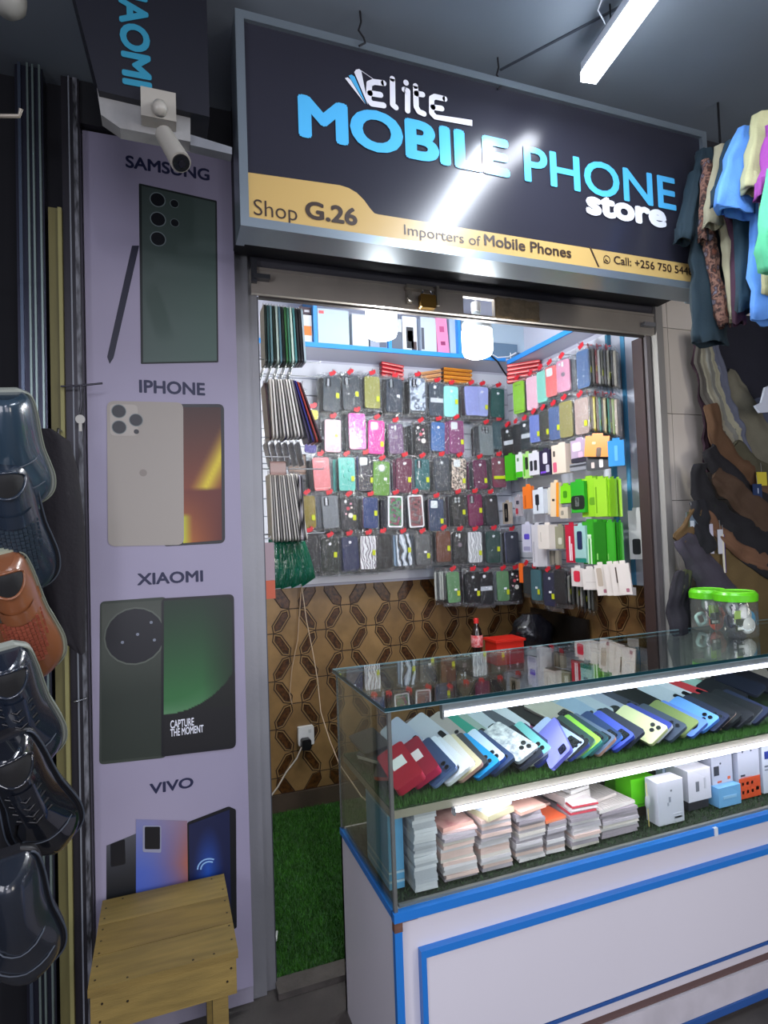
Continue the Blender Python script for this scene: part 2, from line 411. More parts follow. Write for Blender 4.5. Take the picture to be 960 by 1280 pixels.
# lifted shutter: bottom bar with a cut-out, slats above
r = thing('roller_shutter', 'raised dark steel roller shutter with a grey bottom bar under the sign', 'shutter', (1.17, 2.05, 2.318)); o_ = r.location
BAR = mat('shutter_bar', 'b3aba2', .4, .45, noise=.15, nscale=6)
hx0, hx1, hz0, hz1 = 1.106, 1.244, 2.325, 2.392
b = MB()
for a, c in (((.30, 2.03, 2.318), (hx0, 2.05, 2.407)), ((hx1, 2.03, 2.318), (2.046, 2.05, 2.407)), ((hx0, 2.03, hz1), (hx1, 2.05, 2.407)), ((hx0, 2.03, 2.318), (hx1, 2.05, hz0))): b.box(a, c)
b.box((.30, 2.026, 2.398), (2.046, 2.034, 2.408)); b.build('bottom_bar', BAR, r, o_)
b = MB(); b.box((.328, 2.0505, 2.312), (2.008, 2.07, 2.322)); b.build('bottom_flange', mat('shutter_flange', '3f3b3a', .5, .4), r, o_)
for k in range(6):
    b = MB(); z = 2.412+k*.072
    n = 6; P = [(.30, 2.045-.012*sin(pi*i/n), z+.066*i/n) for i in range(n+1)]
    P += [(.30, 2.055, z+.066), (.30, 2.055, z)]
    b.prism(P, (1.745, 0, 0)); b.build('slat', mat('shutter_slat', '4a4a52', .4, .55), r, o_)
b = MB(); b.box((.305, 2.0, 2.36), (.36, 2.028, 2.375)); b.box((.30, 2.015, 2.35), (.318, 2.028, 2.43)); b.build('end_latch', mat('steel_dark', '4d4f55', .4, .5), r, o_)
b = MB(); b.box((1.97, 2.005, 2.345), (2.03, 2.028, 2.362)); b.build('end_latch', STEEL, r, o_)
b = MB(); b.box((.86, 2.0, 2.386), (.965, 2.028, 2.40)); b.cyl((.875, 2.0, 2.35), (.875, 2.03, 2.35), .012, 12); b.box((.865, 2.015, 2.335), (.885, 2.028, 2.39)); b.box((.985, 2.008, 2.335), (.995, 2.028, 2.41)); b.build('hasp', mat('hasp_steel', '9a948a', .35, .6), r, o_)
r = thing('padlock', 'brass padlock hanging from the hasp on the raised shutter bar', 'padlock', (.945, 2.012, 2.325)); o_ = r.location
b = MB(); b.rrect(.945, 2.345, .062, .05, .006, 2.0, 2.022); b.build('lock_body', mat('old_brass', '8a6a33', .35, .8), r, o_)
b = MB(); b.tube([(.945+.021*cos(a), 2.011, 2.368+.03*sin(a)) for a in [pi*k/10 for k in range(11)]], .004, 6); b.build('shackle', CHROME, r, o_)
r = tag(MB().build('x', BAR), None); bpy.data.objects.remove(r)
b = MB()
nx, nz = 14, 8; p0 = at(620, 372, Y=2.02); p1 = at(674, 401, Y=2.02)
G = [[(p0.x+(p1.x-p0.x)*i/nx, 2.016+random.uniform(-.003, .003), p1.z+(p0.z-p1.z)*j/nz + random.uniform(-.0025, .0025)) for i in range(nx+1)] for j in range(nz+1)]
V = [p for R in G for p in R]; V2 = [(x, 2.027, z) for x, y, z in V]
F = [(j*(nx+1)+i, j*(nx+1)+i+1, (j+1)*(nx+1)+i+1, (j+1)*(nx+1)+i) for j in range(nz) for i in range(nx)]
b.add(V, F, 0, True); o2 = len(V)
b.add(V2, F, 0)
tag(b.build('tape_patch', mat('brown_packing_paper', '8a7a61', .6, noise=.35, nscale=22, bump=.3)), 'crumpled brown paper patch taped on the shutter bar', 'patch')

# dark housing behind the sign
b = MB(); b.box((.24, 1.60, 2.44), (2.06, 2.02, 2.89)); struct('trim_3', b, mat('dark_housing', '1c1c22', .6), 'dark beam behind the sign board')
# sign
r = thing('shop_sign', 'wide navy shop sign with blue capitals and gold band above the opening', 'sign', (1.0, 1.51, 2.27)); o_ = r.location
SX0, SX1, SZ0, SZ1, SY = .20, 1.79, 2.2716, 2.8337, 1.51
SIGNM = mat('navy_sign_vinyl', '2a2a34', .22, spec=.5, bump=.012, bscale=9)
b = MB(); b.box((SX0+.02, SY+.004, SZ0+.02), (SX1-.02, SY+.09, SZ1-.02)); b.build('sign_face', SIGNM, r, o_)
FR = mat('sign_frame_alu', '8b97a0', .3, .65)
b = MB()
b.box((SX0, SY-.008, SZ0), (SX0+.022, SY+.10, SZ1)); b.box((SX1-.022, SY-.008, SZ0), (SX1, SY+.10, SZ1))
b.box((SX0+.022, SY-.008, SZ1-.022), (SX1-.022, SY+.09, SZ1)); b.box((SX0+.022, SY-.008, SZ0), (SX1-.022, SY+.09, SZ0+.024)); b.build('frame', FR, r, o_)
b = MB(); b.box((SX0+.01, SY+.09, SZ0+.01), (SX1-.01, SY+.098, SZ1-.01)); b.build('back_sheet', mat('dark_back', '202024', .6), r, o_)
GY = SY+.0025
GOLD = mat('gold_print', 'b89a5e', .3)
def pxz(p, Y): q = at(p[0], p[1], Y=Y); return (q.x, Y, q.z)
top = [(303, 214.5), (360, 222), (425, 232)]
top = [(306, 214.8), (425, 231.5), (436, 235), (446, 241), (455, 250), (463, 261), (468, 266.5), (473, 268)]
a = [pxz(p, GY) for p in top]
zt = a[-1][2]; zb = SZ0+.024
poly = [(SX0+.022, GY, a[0][2])] + [(p[0], GY, p[2]) for p in a[1:]] + [(SX1-.022, GY, zt), (SX1-.022, GY, zb), (SX0+.022, GY, zb)]
b = MB(); b.prism(poly, (0, .001, 0)); b.build('gold_band', GOLD, r, o_)
TY = SY+.0012
DK = mat('dark_brown_ink', '33241c', .4); CY = mat('sky_blue_letter', '52b4ea', .25); WH = mat('white_letter', 'e6e8f2', .25)
b = MB(); q = [pxz(p, TY) for p in ((736.5, 308.5), (738.5, 308.5), (749.5, 333.5), (747.5, 333.5))]; b.prism(q, (0, .0008, 0)); b.build('divider_line', DK, r, o_)
ptext('MOBILE', 'lettering', TY, (373.5, 170), (637.5, 217.5), (373, 119.5), CY, r, o_, bold=.045)
ptext('PHONE', 'lettering', TY, (656, 226), (845.6, 261.5), (656, 181), CY, r, o_, bold=.018)
ptext('store', 'lettering', TY-.0008, (733, 266), (833.5, 283), (733, 236), WH, r, o_, bold=.05)
ptext('Shop', 'lettering', TY, (317.5, 270), (371.8, 274.5), (317.5, 249), DK, r, o_, bold=-.004)
ptext('G.26', 'lettering', TY, (381.8, 273.6), (447, 279.5), (381.8, 252), DK, r, o_, bold=.035)
ptext('Importers of', 'lettering', TY, (505.5, 294.5), (601, 306), (505.5, 281), DK, r, o_)
ptext('Mobile Phones', 'lettering', TY, (605.6, 308), (714.4, 320.5), (605.6, 294), DK, r, o_, bold=.022)
ptext('Call: +256 750 5448', 'lettering', TY, (767.6, 330.7), (866, 343), (767.6, 320.5), DK, r, o_, bold=.018)
c = at(758.6, 324.3, Y=TY); b = MB(); R_ = .0135
for k in range(24):
    a0, a1 = 2*pi*k/24, 2*pi*(k+1)/24
    b.add([(c.x+R_*cos(a0), TY, c.z+R_*sin(a0)), (c.x+R_*cos(a1), TY, c.z+R_*sin(a1)), (c.x+(R_-.0025)*cos(a1), TY, c.z+(R_-.0025)*sin(a1)), (c.x+(R_-.0025)*cos(a0), TY, c.z+(R_-.0025)*sin(a0))], [(0, 1, 2, 3)])
b.add([(c.x-.013, TY, c.z-.013), (c.x-.006, TY, c.z-.011), (c.x-.012, TY, c.z-.004)], [(0, 1, 2)])
for i in range(6):
    a0 = pi+.3+i*.28; p = Vector((c.x+.002+.0075*cos(a0), TY, c.z+.002+.0075*sin(a0)))
    b.box((p.x-.0018, TY, p.z-.0018), (p.x+.0018, TY+.0005, p.z+.0018))
b.build('phone_icon', DK, r, o_)
def stroke(b, pts, w, Y, cap=True):
    P = [at(*p, Y=Y) for p in pts]; P = [Vector((p.x, p.z)) for p in P]
    for i in range(len(P)-1):
        d = (P[i+1]-P[i]).normalized(); n = Vector((-d.y, d.x))*w/2
        q = [P[i]+n, P[i+1]+n, P[i+1]-n, P[i]-n]; b.add([(v.x, Y, v.y) for v in q], [(0, 1, 2, 3)])
    for i, p in enumerate(P):
        if cap or 0 < i < len(P)-1:
            b.add([(p.x+w/2*cos(2*pi*k/12), Y-.00002*i, p.y+w/2*sin(2*pi*k/12)) for k in range(12)], [tuple(range(12))])
def lg(*pts): return [(410+x/4.571, 70+y/4.571) for x, y in pts]
W_ = .0165
for nm, parts in (('E', [lg((318, 155), (262, 148), (236, 158), (232, 250), (250, 272), (318, 282)), lg((240, 212), (300, 222))]),
                  ('l', [lg((368, 130), (370, 278), (388, 294))]),
                  ('i', [lg((446, 152), (446, 153)), lg((436, 192), (455, 200), (455, 312))]),
                  ('t', [lg((500, 172), (504, 290), (520, 318), (548, 330)), lg((505, 214), (540, 220))]),
                  ('E', [lg((668, 245), (612, 232), (592, 242), (592, 325), (612, 347)), lg((600, 292), (650, 300))])):
    b = MB()
    for s_ in parts: stroke(b, s_, W_, TY-.0004)
    b.build('lettering', WH, r, o_)
b = MB(); q = [pxz(p, TY-.0004) for p in lg((605, 333), (824, 366), (824, 400), (612, 362))]; b.prism(q, (0, .0004, 0)); b.build('underline', WH, r, o_)
for pl, m_ in ((lg((150, 92), (160, 78), (178, 74), (190, 84), (228, 278)), WH), (lg((118, 112), (135, 106), (152, 118), (218, 274)), CY), (lg((97, 126), (112, 122), (128, 134), (212, 273)), WH)):
    b = MB(); b.prism([pxz(p, TY) for p in pl], (0, .0005, 0)); b.build('fan_mark', m_, r, o_)
b = MB(); stroke(b, lg((190, 84), (262, 134)), .0016, TY, False); b.build('fan_line', WH, r, o_)

# ceiling tube, hooks
r = thing('tube_light', 'bright white tube light hanging below the ceiling before the sign', 'lamp', (1.13, .78, 2.8)); o_ = r.location
e0 = at(735, 92, Z=2.8); e1 = at(800, 0, Z=2.8); dv = (e1-e0).normalized(); e1 = e0+dv*1.2
sd = Vector((-dv.y, dv.x, 0))*.024
b = MB(); b.prism([e0+sd, e1+sd, e1-sd, e0-sd], (0, 0, -.028)); b.build('diffuser', mat('tube_glow', 'ffffff', .4, emit=26, ecol='eef4ff'), r, o_)
b = MB(); b.prism([e0+sd*.9+Vector((0, 0, .03)), e1+sd*.9+Vector((0, 0, .03)), e1-sd*.9+Vector((0, 0, .03)), e0-sd*.9+Vector((0, 0, .03))], (0, 0, -.03)); b.build('batten', mat('white_batten', 'c9ced6', .4), r, o_)
for t in (.12, 1.0):
    p = e0+dv*t; b = MB(); b.cyl((p.x, p.y, 2.83), (p.x, p.y, 2.9), .0025, 6); b.build('hanging_wire', BLACKM, r, o_)
p = e0+dv*.12; b = MB(); b.tube([p+Vector((-.01, 0, .03)), p+Vector((-.06, -.02, .05)), p+Vector((-.08, -.1, .08)), p+Vector((-.05, -.22, .095))], .0022, 5); b.build('flex', mat('grey_wire', '9aa0a8', .5), r, o_)
for k, (px, py, lb) in enumerate(((450, 14, 'dark wire hook hanging from ceiling above the white script letters'), (622, 72, 'dark wire hook hanging from ceiling near the tube light end'))):
    p = at(px, py, Z=2.9)
    b = MB(); b.tube([p, p+Vector((.002, 0, -.03)), p+Vector((-.006, 0, -.055)), p+Vector((.008, 0, -.072)), p+Vector((.012, 0, -.085)), p+Vector((-.006, 0, -.098))], .0028, 6)
    tag(b.build('ceiling_hook', mat('rusty_wire', '26262a', .5, .5)), lb, 'hook', 'wire hooks on the ceiling')

# --- right pillar with white wall tiles
b = MB(); b.box((2.09, 2.05, 0), (2.75, 2.108, 2.9)); wp = struct('wall_pillar', b, mat('grout', '7d7870', .7), 'pillar right of the shop faced with white tiles')
wp.name = 'wall_front_right'
PT = [mat('white_wall_tile', c, .22, noise=.05, nscale=3) for c in ('dcd4c8', 'd7cfc3', 'e0d8cd')]
for k in range(7):
    z0 = .05+k*.385
    for x0, x1 in ((2.088, 2.128), (2.131, 2.42), (2.423, 2.72)):
        b = MB(); b.box((x0, 2.038, z0), (x1, 2.05, z0+.382)); b.build('tile', PT[(k+int(x0*7)) % 3], wp)

# ================================================================== POSTER PILLAR (left)
b = MB(); b.box((-.24, 2.03, 0), (.245, 2.3, 2.9)); struct('wall_front_left', b, mat('lavender_wall', '8f8b9a', .7), 'pillar carrying the phone poster')
PY = 2.0
r = thing('phone_poster', 'tall lilac poster picturing four groups of phones left of the opening', 'poster', (0, 2.02, .1)); o_ = r.location
b = MB(); b.box((-.205, PY, .07), (.242, PY+.012, 2.76)); b.build('poster_sheet', mat('lilac_poster', '9b95ac', .5, noise=.06, nscale=2, bump=.03, bscale=6), r, o_)
D1, D2, D3 = PY-.001, PY-.002, PY-.003
NAVY = mat('navy_print', '171b40', .5)
for s_, l, rr, tp in (('SAMSUNG', (157, 210), (262, 224), (157, 195)), ('IPHONE', (174, 491), (256.5, 493), (174, 475)), ('XIAOMI', (171.5, 730.5), (254, 727), (171.5, 716)), ('VIVO', (187, 991), (242, 985), (187, 978))):
    ptext(s_, 'lettering', D1, l, rr, tp, NAVY, r, o_, bold=.03)
def flat(name, pts, Y, m, mir=False):
    b = MB(); b.prism([pxz(p, Y) for p in pts], (0, .0008, 0)); return b.build(name, m, r, o_)
def rpoly(pts, Y, rad, n=5):
    P = [Vector((at(*p, Y=Y).x, at(*p, Y=Y).z)) for p in pts]; out = []
    for i in range(len(P)):
        a, p, c = P[i-1], P[i], P[(i+1) % len(P)]; u = (a-p).normalized(); v = (c-p).normalized()
        rd = rad[i] if isinstance(rad, (list, tuple)) else rad
        if rd <= 0: out.append((p.x, Y, p.y)); continue
        A_, B_ = p+u*rd, p+v*rd
        for k in range(n+1):
            t = k/n; q = A_*(1-t)**2+p*2*t*(1-t)+B_*t*t; out.append((q.x, Y, q.y))
    return out
def rflat(name, pts, Y, m, rad, par=None):
    b = MB(); b.prism(rpoly(pts, Y, rad), (0, .0008, 0)); return b.build(name, m, par or r, o_)
def disc(name, c, rad, Y, m, par=None):
    q = at(*c, Y=Y); b = MB(); b.prism([(q.x+rad*cos(2*pi*k/20), Y, q.z+rad*sin(2*pi*k/20)) for k in range(20)], (0, .0006, 0)); return b.build(name, m, par or r, o_)
def pict(name, quad, Y, fn, nu=20, nv=32, par=None):
    P = [at(*p, Y=Y) for p in quad]; b = MB(); V = []
    for j in range(nv+1):
        for i in range(nu+1):
            u, v = i/nu, j/nv; q = (P[0]*(1-u)+P[1]*u)*(1-v)+(P[3]*(1-u)+P[2]*u)*v; V.append((q.x, Y, q.z))
    b.add(V, [(j*(nu+1)+i, j*(nu+1)+i+1, (j+1)*(nu+1)+i+1, (j+1)*(nu+1)+i) for j in range(nv) for i in range(nu)])
    o = b.build(name, vcol_mat(), par or r, o_); me = o.data
    ca = me.color_attributes.new('print', 'FLOAT_COLOR', 'POINT')
    for j in range(nv+1):
        for i in range(nu+1): ca.data[j*(nu+1)+i].color = (*srgb(fn(i/nu, j/nv)), 1)
    return o
def mixc(a, b_, t): t = max(0, min(1, t)); return tuple(x*(1-t)+y*t for x, y in zip(a, b_))
hx = lambda s_: tuple(int(s_[i:i+2], 16)/255 for i in (0, 2, 4))
# first picture: green slab phone with pen
rflat('printed_phone', [(173.5, 229), (271, 251), (273, 453), (176, 455)], D1, mat('print_edge', '101a18', .5), .004)
pict('printed_phone_back', [(177, 232), (269, 253), (271, 451), (179, 453)], D2, lambda u, v: mixc(hx('3b4643'), hx('465e55'), v*.6+u*.4))
DKP = mat('print_black', '0b0d14', .4); RIM = mat('print_rim', '6e7a7c', .5)
for c_, R1 in (((197, 249.5), .021), ((197.5, 274), .021), ((197.5, 298.5), .021), ((218, 254.5), .012), ((218.5, 278.5), .012)):
    q = disc('printed_lens', c_, R1*1.15, D3, RIM); disc('lens_glass', c_, R1, D3-.0005, DKP, q)
rflat('printed_pen', [(165, 307), (174, 307), (142, 447), (137, 455), (134, 446)], D1, mat('print_pen', '17182e', .5), .002)
# second picture
rflat('printed_phone', [(200, 505), (280, 505), (281.5, 679), (205, 683)], D1, DKP, [.01, .02, .02, .01])
def gold(u, v):
    c = mixc(hx('381a10'), hx('8a3a12'), v*1.2)
    d = abs((1-u)*.55 + .12 - v + .25); c = mixc(hx('d8c42a'), c, d*4.2) if v < .62 else mixc(hx('5a1d10'), hx('b46a1a'), (1-u)*(v-.55)*2.2)
    if u < .25 and v > .8: c = mixc(c, hx('b7c32c'), (.25-u)*4)
    return c
pict('printed_screen', [(228, 509), (276, 509), (277.5, 675), (229, 679)], D2, gold)
rflat('printed_phone_back', [(133.5, 501), (229, 503), (230, 681), (135, 683)], D2-.0004, mat('print_champagne', '9c958d', .5), .022)
rflat('printed_camera_plate', [(137, 505), (172, 506), (172.5, 545), (138, 544.5)], D3-.0002, mat('print_champagne_light', 'aba49c', .5), .014)
for c_, R1 in (((148.5, 514), .019), ((149, 534), .019), ((170, 525), .018)): 
    q = disc('printed_lens', c_, R1*1.12, D3-.0008, RIM); disc('lens_glass', c_, R1, D3-.0014, DKP, q)
disc('printed_lens', (170.5, 539.5), .0075, D3-.0008, DKP)
q = disc('printed_fruit_mark', (179, 591), .011, D3, mat('print_mark', '857d76', .5)); 
b = MB(); cc = at(181, 582.5, Y=D3); b.prism([(cc.x, D3, cc.z), (cc.x+.006, D3, cc.z+.006), (cc.x+.004, D3, cc.z+.011), (cc.x-.001, D3, cc.z+.004)], (0, .0004, 0)); b.build('leaf', mat('print_mark', '857d76', .5), q)
# third picture
rflat('printed_phone', [(125, 752), (208, 746), (208, 947), (124, 956)], D1, mat('print_olive', '333b33', .5), .014)
pict('printed_phone_back', [(127, 755), (204, 750), (204, 944), (127, 952)], D2+.0003, lambda u, v: mixc(hx('4c5149'), hx('262f27'), abs(v-.12)*2+u*.1))
q = disc('printed_camera', (169, 795), .0875, D2-.0003, mat('print_ring', '5a6158', .5)); disc('camera_glass', (169, 795), .083, D3+.0001, mat('print_camera_black', '12151c', .4), q)
for c_ in ((189, 778), (172, 793), (153, 803), (193, 800)): disc('printed_lens', c_, .0045, D3-.0004, mat('print_dot', '7b8290', .4))
rflat('printed_phone', [(202, 748), (292.5, 742.5), (295, 935), (202, 946)], D3-.0008, mat('print_dark_frame', '0e1016', .4), [.014, .018, .018, .006])
def planet(u, v):
    rr = hypot((u-.0)/1.15, (v-.28)/.47)
    if v > .74 - .0: c = hx('0d0e12')
    else: c = hx('0d120f')
    if rr < 1 and v < .76:
        e = rr; c = mixc(mixc(hx('102a1a'), hx('2f6a3a'), v*1.6), hx('8aa68a'), (e-.8)*3.5*max(0, v-.2)*(1.2-u))
        c = mixc(c, hx('101a14'), max(0, u-.55)*1.6)
    return c
pict('printed_screen', [(205, 751), (290, 746), (291.5, 931), (204.5, 942)], D3-.0014, planet, 70, 140)
ptext('CAPTURE', 'lettering', D3-.002, (213, 910), (242.5, 907), (213, 900), WH, r, o_, bold=.02)
ptext('THE MOMENT', 'lettering', D3-.002, (213, 920), (254.5, 915.5), (213, 910.5), WH, r, o_, bold=.02)
# fourth picture
pict('printed_phone', [(133, 1057), (170, 1042), (172, 1180), (133, 1185)], D1, lambda u, v: mixc(hx('4b4d55'), hx('15181c'), v*2.2))
rflat('printed_camera_plate', [(138, 1055), (156, 1049), (157, 1080), (138.5, 1084)], D2, DKP, .005)
pict('printed_phone_back', [(170, 1024), (234, 1026), (236, 1180), (170, 1186)], D2+.0002, lambda u, v: mixc(mixc(hx('7d7fa8'), hx('4a62b8'), v*2.4), hx('a5604f'), u*u*(1-abs(v-.35)*1.6)), par=None)
rflat('printed_camera_plate', [(178.5, 1032), (201.5, 1032), (201.5, 1066), (178.5, 1065)], D3, mat('print_plate_grey', '8d90a6', .5), .006)
rflat('printed_camera_window', [(181, 1033.5), (200, 1033.5), (200, 1061.5), (181, 1061.5)], D3-.0006, DKP, .004)
rflat('printed_phone', [(234, 1028), (286, 1008), (295, 1012), (296, 1160), (236, 1180)], D2, mat('print_dark_frame', '0e1016', .4), .006)
pict('printed_screen', [(236, 1031), (287, 1012), (289, 1160), (238, 1176)], D3, lambda u, v: mixc(hx('101a42'), hx('1c4fae'), max(0, 1-2.6*hypot(u-.45, v-.45))))
b = MB()
for rd in (11, 15):
    P = [at(262+rd*cos(a), 1087+rd*sin(a)*.9, Y=D3-.0006) for a in [pi*1.0+pi*.62*k/10 for k in range(11)]]
    for i in range(10):
        n = Vector((0, 0, 1)).cross(Vector((0, 1, 0)))
        d = (P[i+1]-P[i]).normalized(); nn = Vector((-d.z, 0, d.x))*.0022
        b.add([P[i]+nn, P[i+1]+nn, P[i+1]-nn, P[i]-nn], [(0, 1, 2, 3)])
b.build('printed_swirl', mat('print_swirl', '8fb8e6', .5), r, o_)

# --- dark projecting sign with vertical lettering above the poster
r = thing('banner_sign', 'dark hanging sign board with blue vertical lettering above the poster', 'sign', (0, 1.5, 2.5)); o_ = r.location
BY = 1.45
q = [pxz((92, -8), BY), pxz((123, 113), BY), pxz((262, 146), BY), pxz((261, -8), BY)]
zc_ = 2.897; k_ = (zc_-q[1][2])/(q[0][2]-q[1][2]); q[0] = (q[1][0]+(q[0][0]-q[1][0])*k_, BY, zc_); q[3] = (q[2][0], BY, zc_)
b = MB(); b.prism(q, (0, .10, 0)); b.build('board', mat('black_blue_board', '14151f', .45), r, o_)
a0 = at(140, -48, Y=BY-.002); a1 = at(157.5, 105.5, Y=BY-.002); a2 = at(190.5, 106, Y=BY-.002)
wtext('XIAOMI', 'lettering', BY-.002, (a1.x-.012, a0.z), (a1.x-.004, a1.z), a2.x-a1.x+.004, mat('dim_blue_letter', '2b7f9b', .4), r, o_, bold=.04)
r = thing('white_mount_board', 'white board with stained edge behind the security camera', 'board', (.0, 1.47, 2.45)); o_ = r.location
b = MB(); b.prism([pxz(p, 1.47) for p in ((121, 110), (238, 135), (238, 177), (150, 160), (126, 143))], (0, .04, 0)); b.build('board', mat('stained_white', '8d8d8c', .6, noise=.25, nscale=14), r, o_)
b = MB(); b.prism([pxz(p, 1.48) for p in ((238, 168), (290, 184), (290, 193), (238, 181))], (0, .03, 0)); b.build('batten', mat('stained_white2', '777a80', .6, noise=.25), r, o_)
b = MB(); b.box((-.24, 1.975, 2.765), (.262, 2.029, 2.897)); struct('trim_4', b, mat('gap_shade_paint', '14151b', .7))  # dark box over the wall, its colour standing in for a shaded gap
# security camera
r = thing('security_camera', 'small white security camera pointing down in front of the poster top', 'camera', at(197, 140, Y=1.42)); o_ = r.location
CAMW = mat('camera_white', '9c988f', .35)
p = at(197, 133, Y=1.45); b = MB(); b.box((p.x-.036, 1.432, p.z-.04), (p.x+.04, 1.469, p.z+.028)); b.build('junction_box', CAMW, r, o_)
b = MB(); b.tube([(p.x, 1.44, p.z-.014), (p.x+.002, 1.41, p.z-.028), (p.x+.004, 1.385, p.z-.045)], [.017, .013, .012], 12); b.lathe((p.x+.004, 1.38, p.z-.052), [(.001, -.016), (.012, -.013), (.017, 0), (.012, .013), (.001, .016)], 14); b.build('bracket_arm', CAMW, r, o_)
c0 = at(205, 168, Y=1.37); c1 = at(226, 203, Y=1.31)
b = MB(); b.cyl(c0, c1, .019, 18, r2=.022); b.build('camera_body', CAMW, r, o_)
dv = (c1-c0).normalized(); b = MB(); b.cyl(c1, c1+dv*.004, .018, 18); b.build('lens_cover', BLACKM, r, o_)
b = MB(); b.cyl(c1+dv*.004, c1+dv*.008, .007, 14); b.build('lens', mat('lens_glass_dark', '1b1b22', .08), r, o_)
# ================================================================== NEIGHBOUR STALL (left)
def post(lbl, name, x0, x1, z0, z1, m, y0=1.95, d=.05, cat='post', extra=None):
    r = thing(name, lbl, cat, ((x0+x1)/2, y0, z0)); b = MB(); b.box((x0, y0, z0), (x1, y0+d, z1)); b.build('upright', m, r, r.location)
    if extra:
        for (a, c, dd, mm) in extra: b = MB(); b.box((a, y0-dd, z0), (c, y0, z1)); b.build('ridge', mm, r, r.location)
    return r
ALU = mat('aluminium_blue', '6e7a8c', .25, .8); ALG = mat('aluminium_light', '93a59f', .3, .7); GAP = mat('near_black', '0b0b0f', .6)
post('ribbed aluminium shutter post with blue sheen behind the hanging shoes', 'metal_post', -.375, -.303, 0, 2.89, mat('dark_violet_metal', '3b3c4a', .3, .7), extra=[(-.366, -.358, .012, ALU), (-.343, -.338, .016, ALG), (-.330, -.325, .014, ALG), (-.312, -.307, .018, ALG)])
post('olive wooden upright board between the metal post and poster', 'wooden_upright', -.294, -.258, 0, 2.478, mat('olive_wood', '6d673c', .6, noise=.25, nscale=6, stretch=(6, 6, .4)), d=.04, cat='board', extra=[(-.2685, -.2585, .008, mat('olive_wood_light', '8f8a58', .6))])
post('dark metal upright with peeling tape beside the poster edge', 'metal_post', -.257, -.208, 0, 2.89, mat('dark_brown_metal', '2c2a30', .4, .4), y0=1.96, extra=[(-.238, -.234, .006, mat('pale_strip', '7b8088', .4)), (-.225, -.213, .004, mat('peeling_tape', '7a7c84', .5, col2='121216', nscale=40, stretch=(2, 2, .5)))])
b = MB(); b.box((-3, 2.02, 0), (-.24, 2.1, 2.9)); struct('wall_far_left', b, mat('stall_dark', '15161c', .8), 'dark wall behind the shoe stall')
b = MB(); b.box((-.80, 1.0, 0), (-.76, 2.02, 2.9)); struct('wall_stall_left', b, mat('stall_dark_board', '1b1c22', .8), 'dark side board of the shoe stall')
b = MB(); b.tube([(-.30, 1.93, 2.64), (-.31, 1.9, 2.5), (-.3, 1.91, 2.3)], .003, 5); 
p = at(100, 482, Y=1.93)
b = MB(); b.tube([p+Vector((-.05, 0, -.005)), p, p+Vector((.06, 0, .01))], .003, 5); b.tube([p, p+Vector((.003, 0, -.05)), p+Vector((-.002, 0, -.08))], .0025, 5)
r = thing('key_ring', 'small white key hanging on twisted wire beside the poster', 'key', p); b.build('wire', mat('twisted_wire', '4b4a52', .4, .6), r, r.location)
b = MB(); q = p+Vector((0, -.005, -.10)); b.cyl(q, q+Vector((0, -.004, 0)), .013, 14); b.box((q.x-.004, q.y-.003, q.z-.035), (q.x+.004, q.y, q.z)); b.build('key', mat('white_key', 'b5b3ac', .5), r, r.location)
p = at(100, 875, Y=1.94)
b = MB(); b.tube([p+Vector((-.015, -.002, -.003)), p+Vector((.0, -.006, 0)), p+Vector((.018, -.004, .004))], .003, 5)
tag(b.build('wire_tie', CHROME), 'short bright wire tie on the dark upright left of the poster', 'wire')
# white round lamp at the top left corner
p = at(10, 2, Y=1.5); b = MB(); b.lathe(p, [(.001, -.03), (.02, -.028), (.035, -.012), (.038, .01), (.03, .03)], 16)
tag(b.build('lamp_globe', mat('dull_white_plastic', '9a9a94', .4)), 'dull white round lamp cover at the top left', 'lamp')
p = at(0, 145, Y=1.3); q = at(24, 145, Y=1.3); b = MB(); b.tube([p+Vector((-.2, 0, 0)), p, q, q+Vector((.004, -.004, .012))], .004, 6)
tag(b.build('display_hook', mat('cream_hook', '8c857a', .4, .3)), 'pale display hook sticking out above the hanging shoes', 'hook')

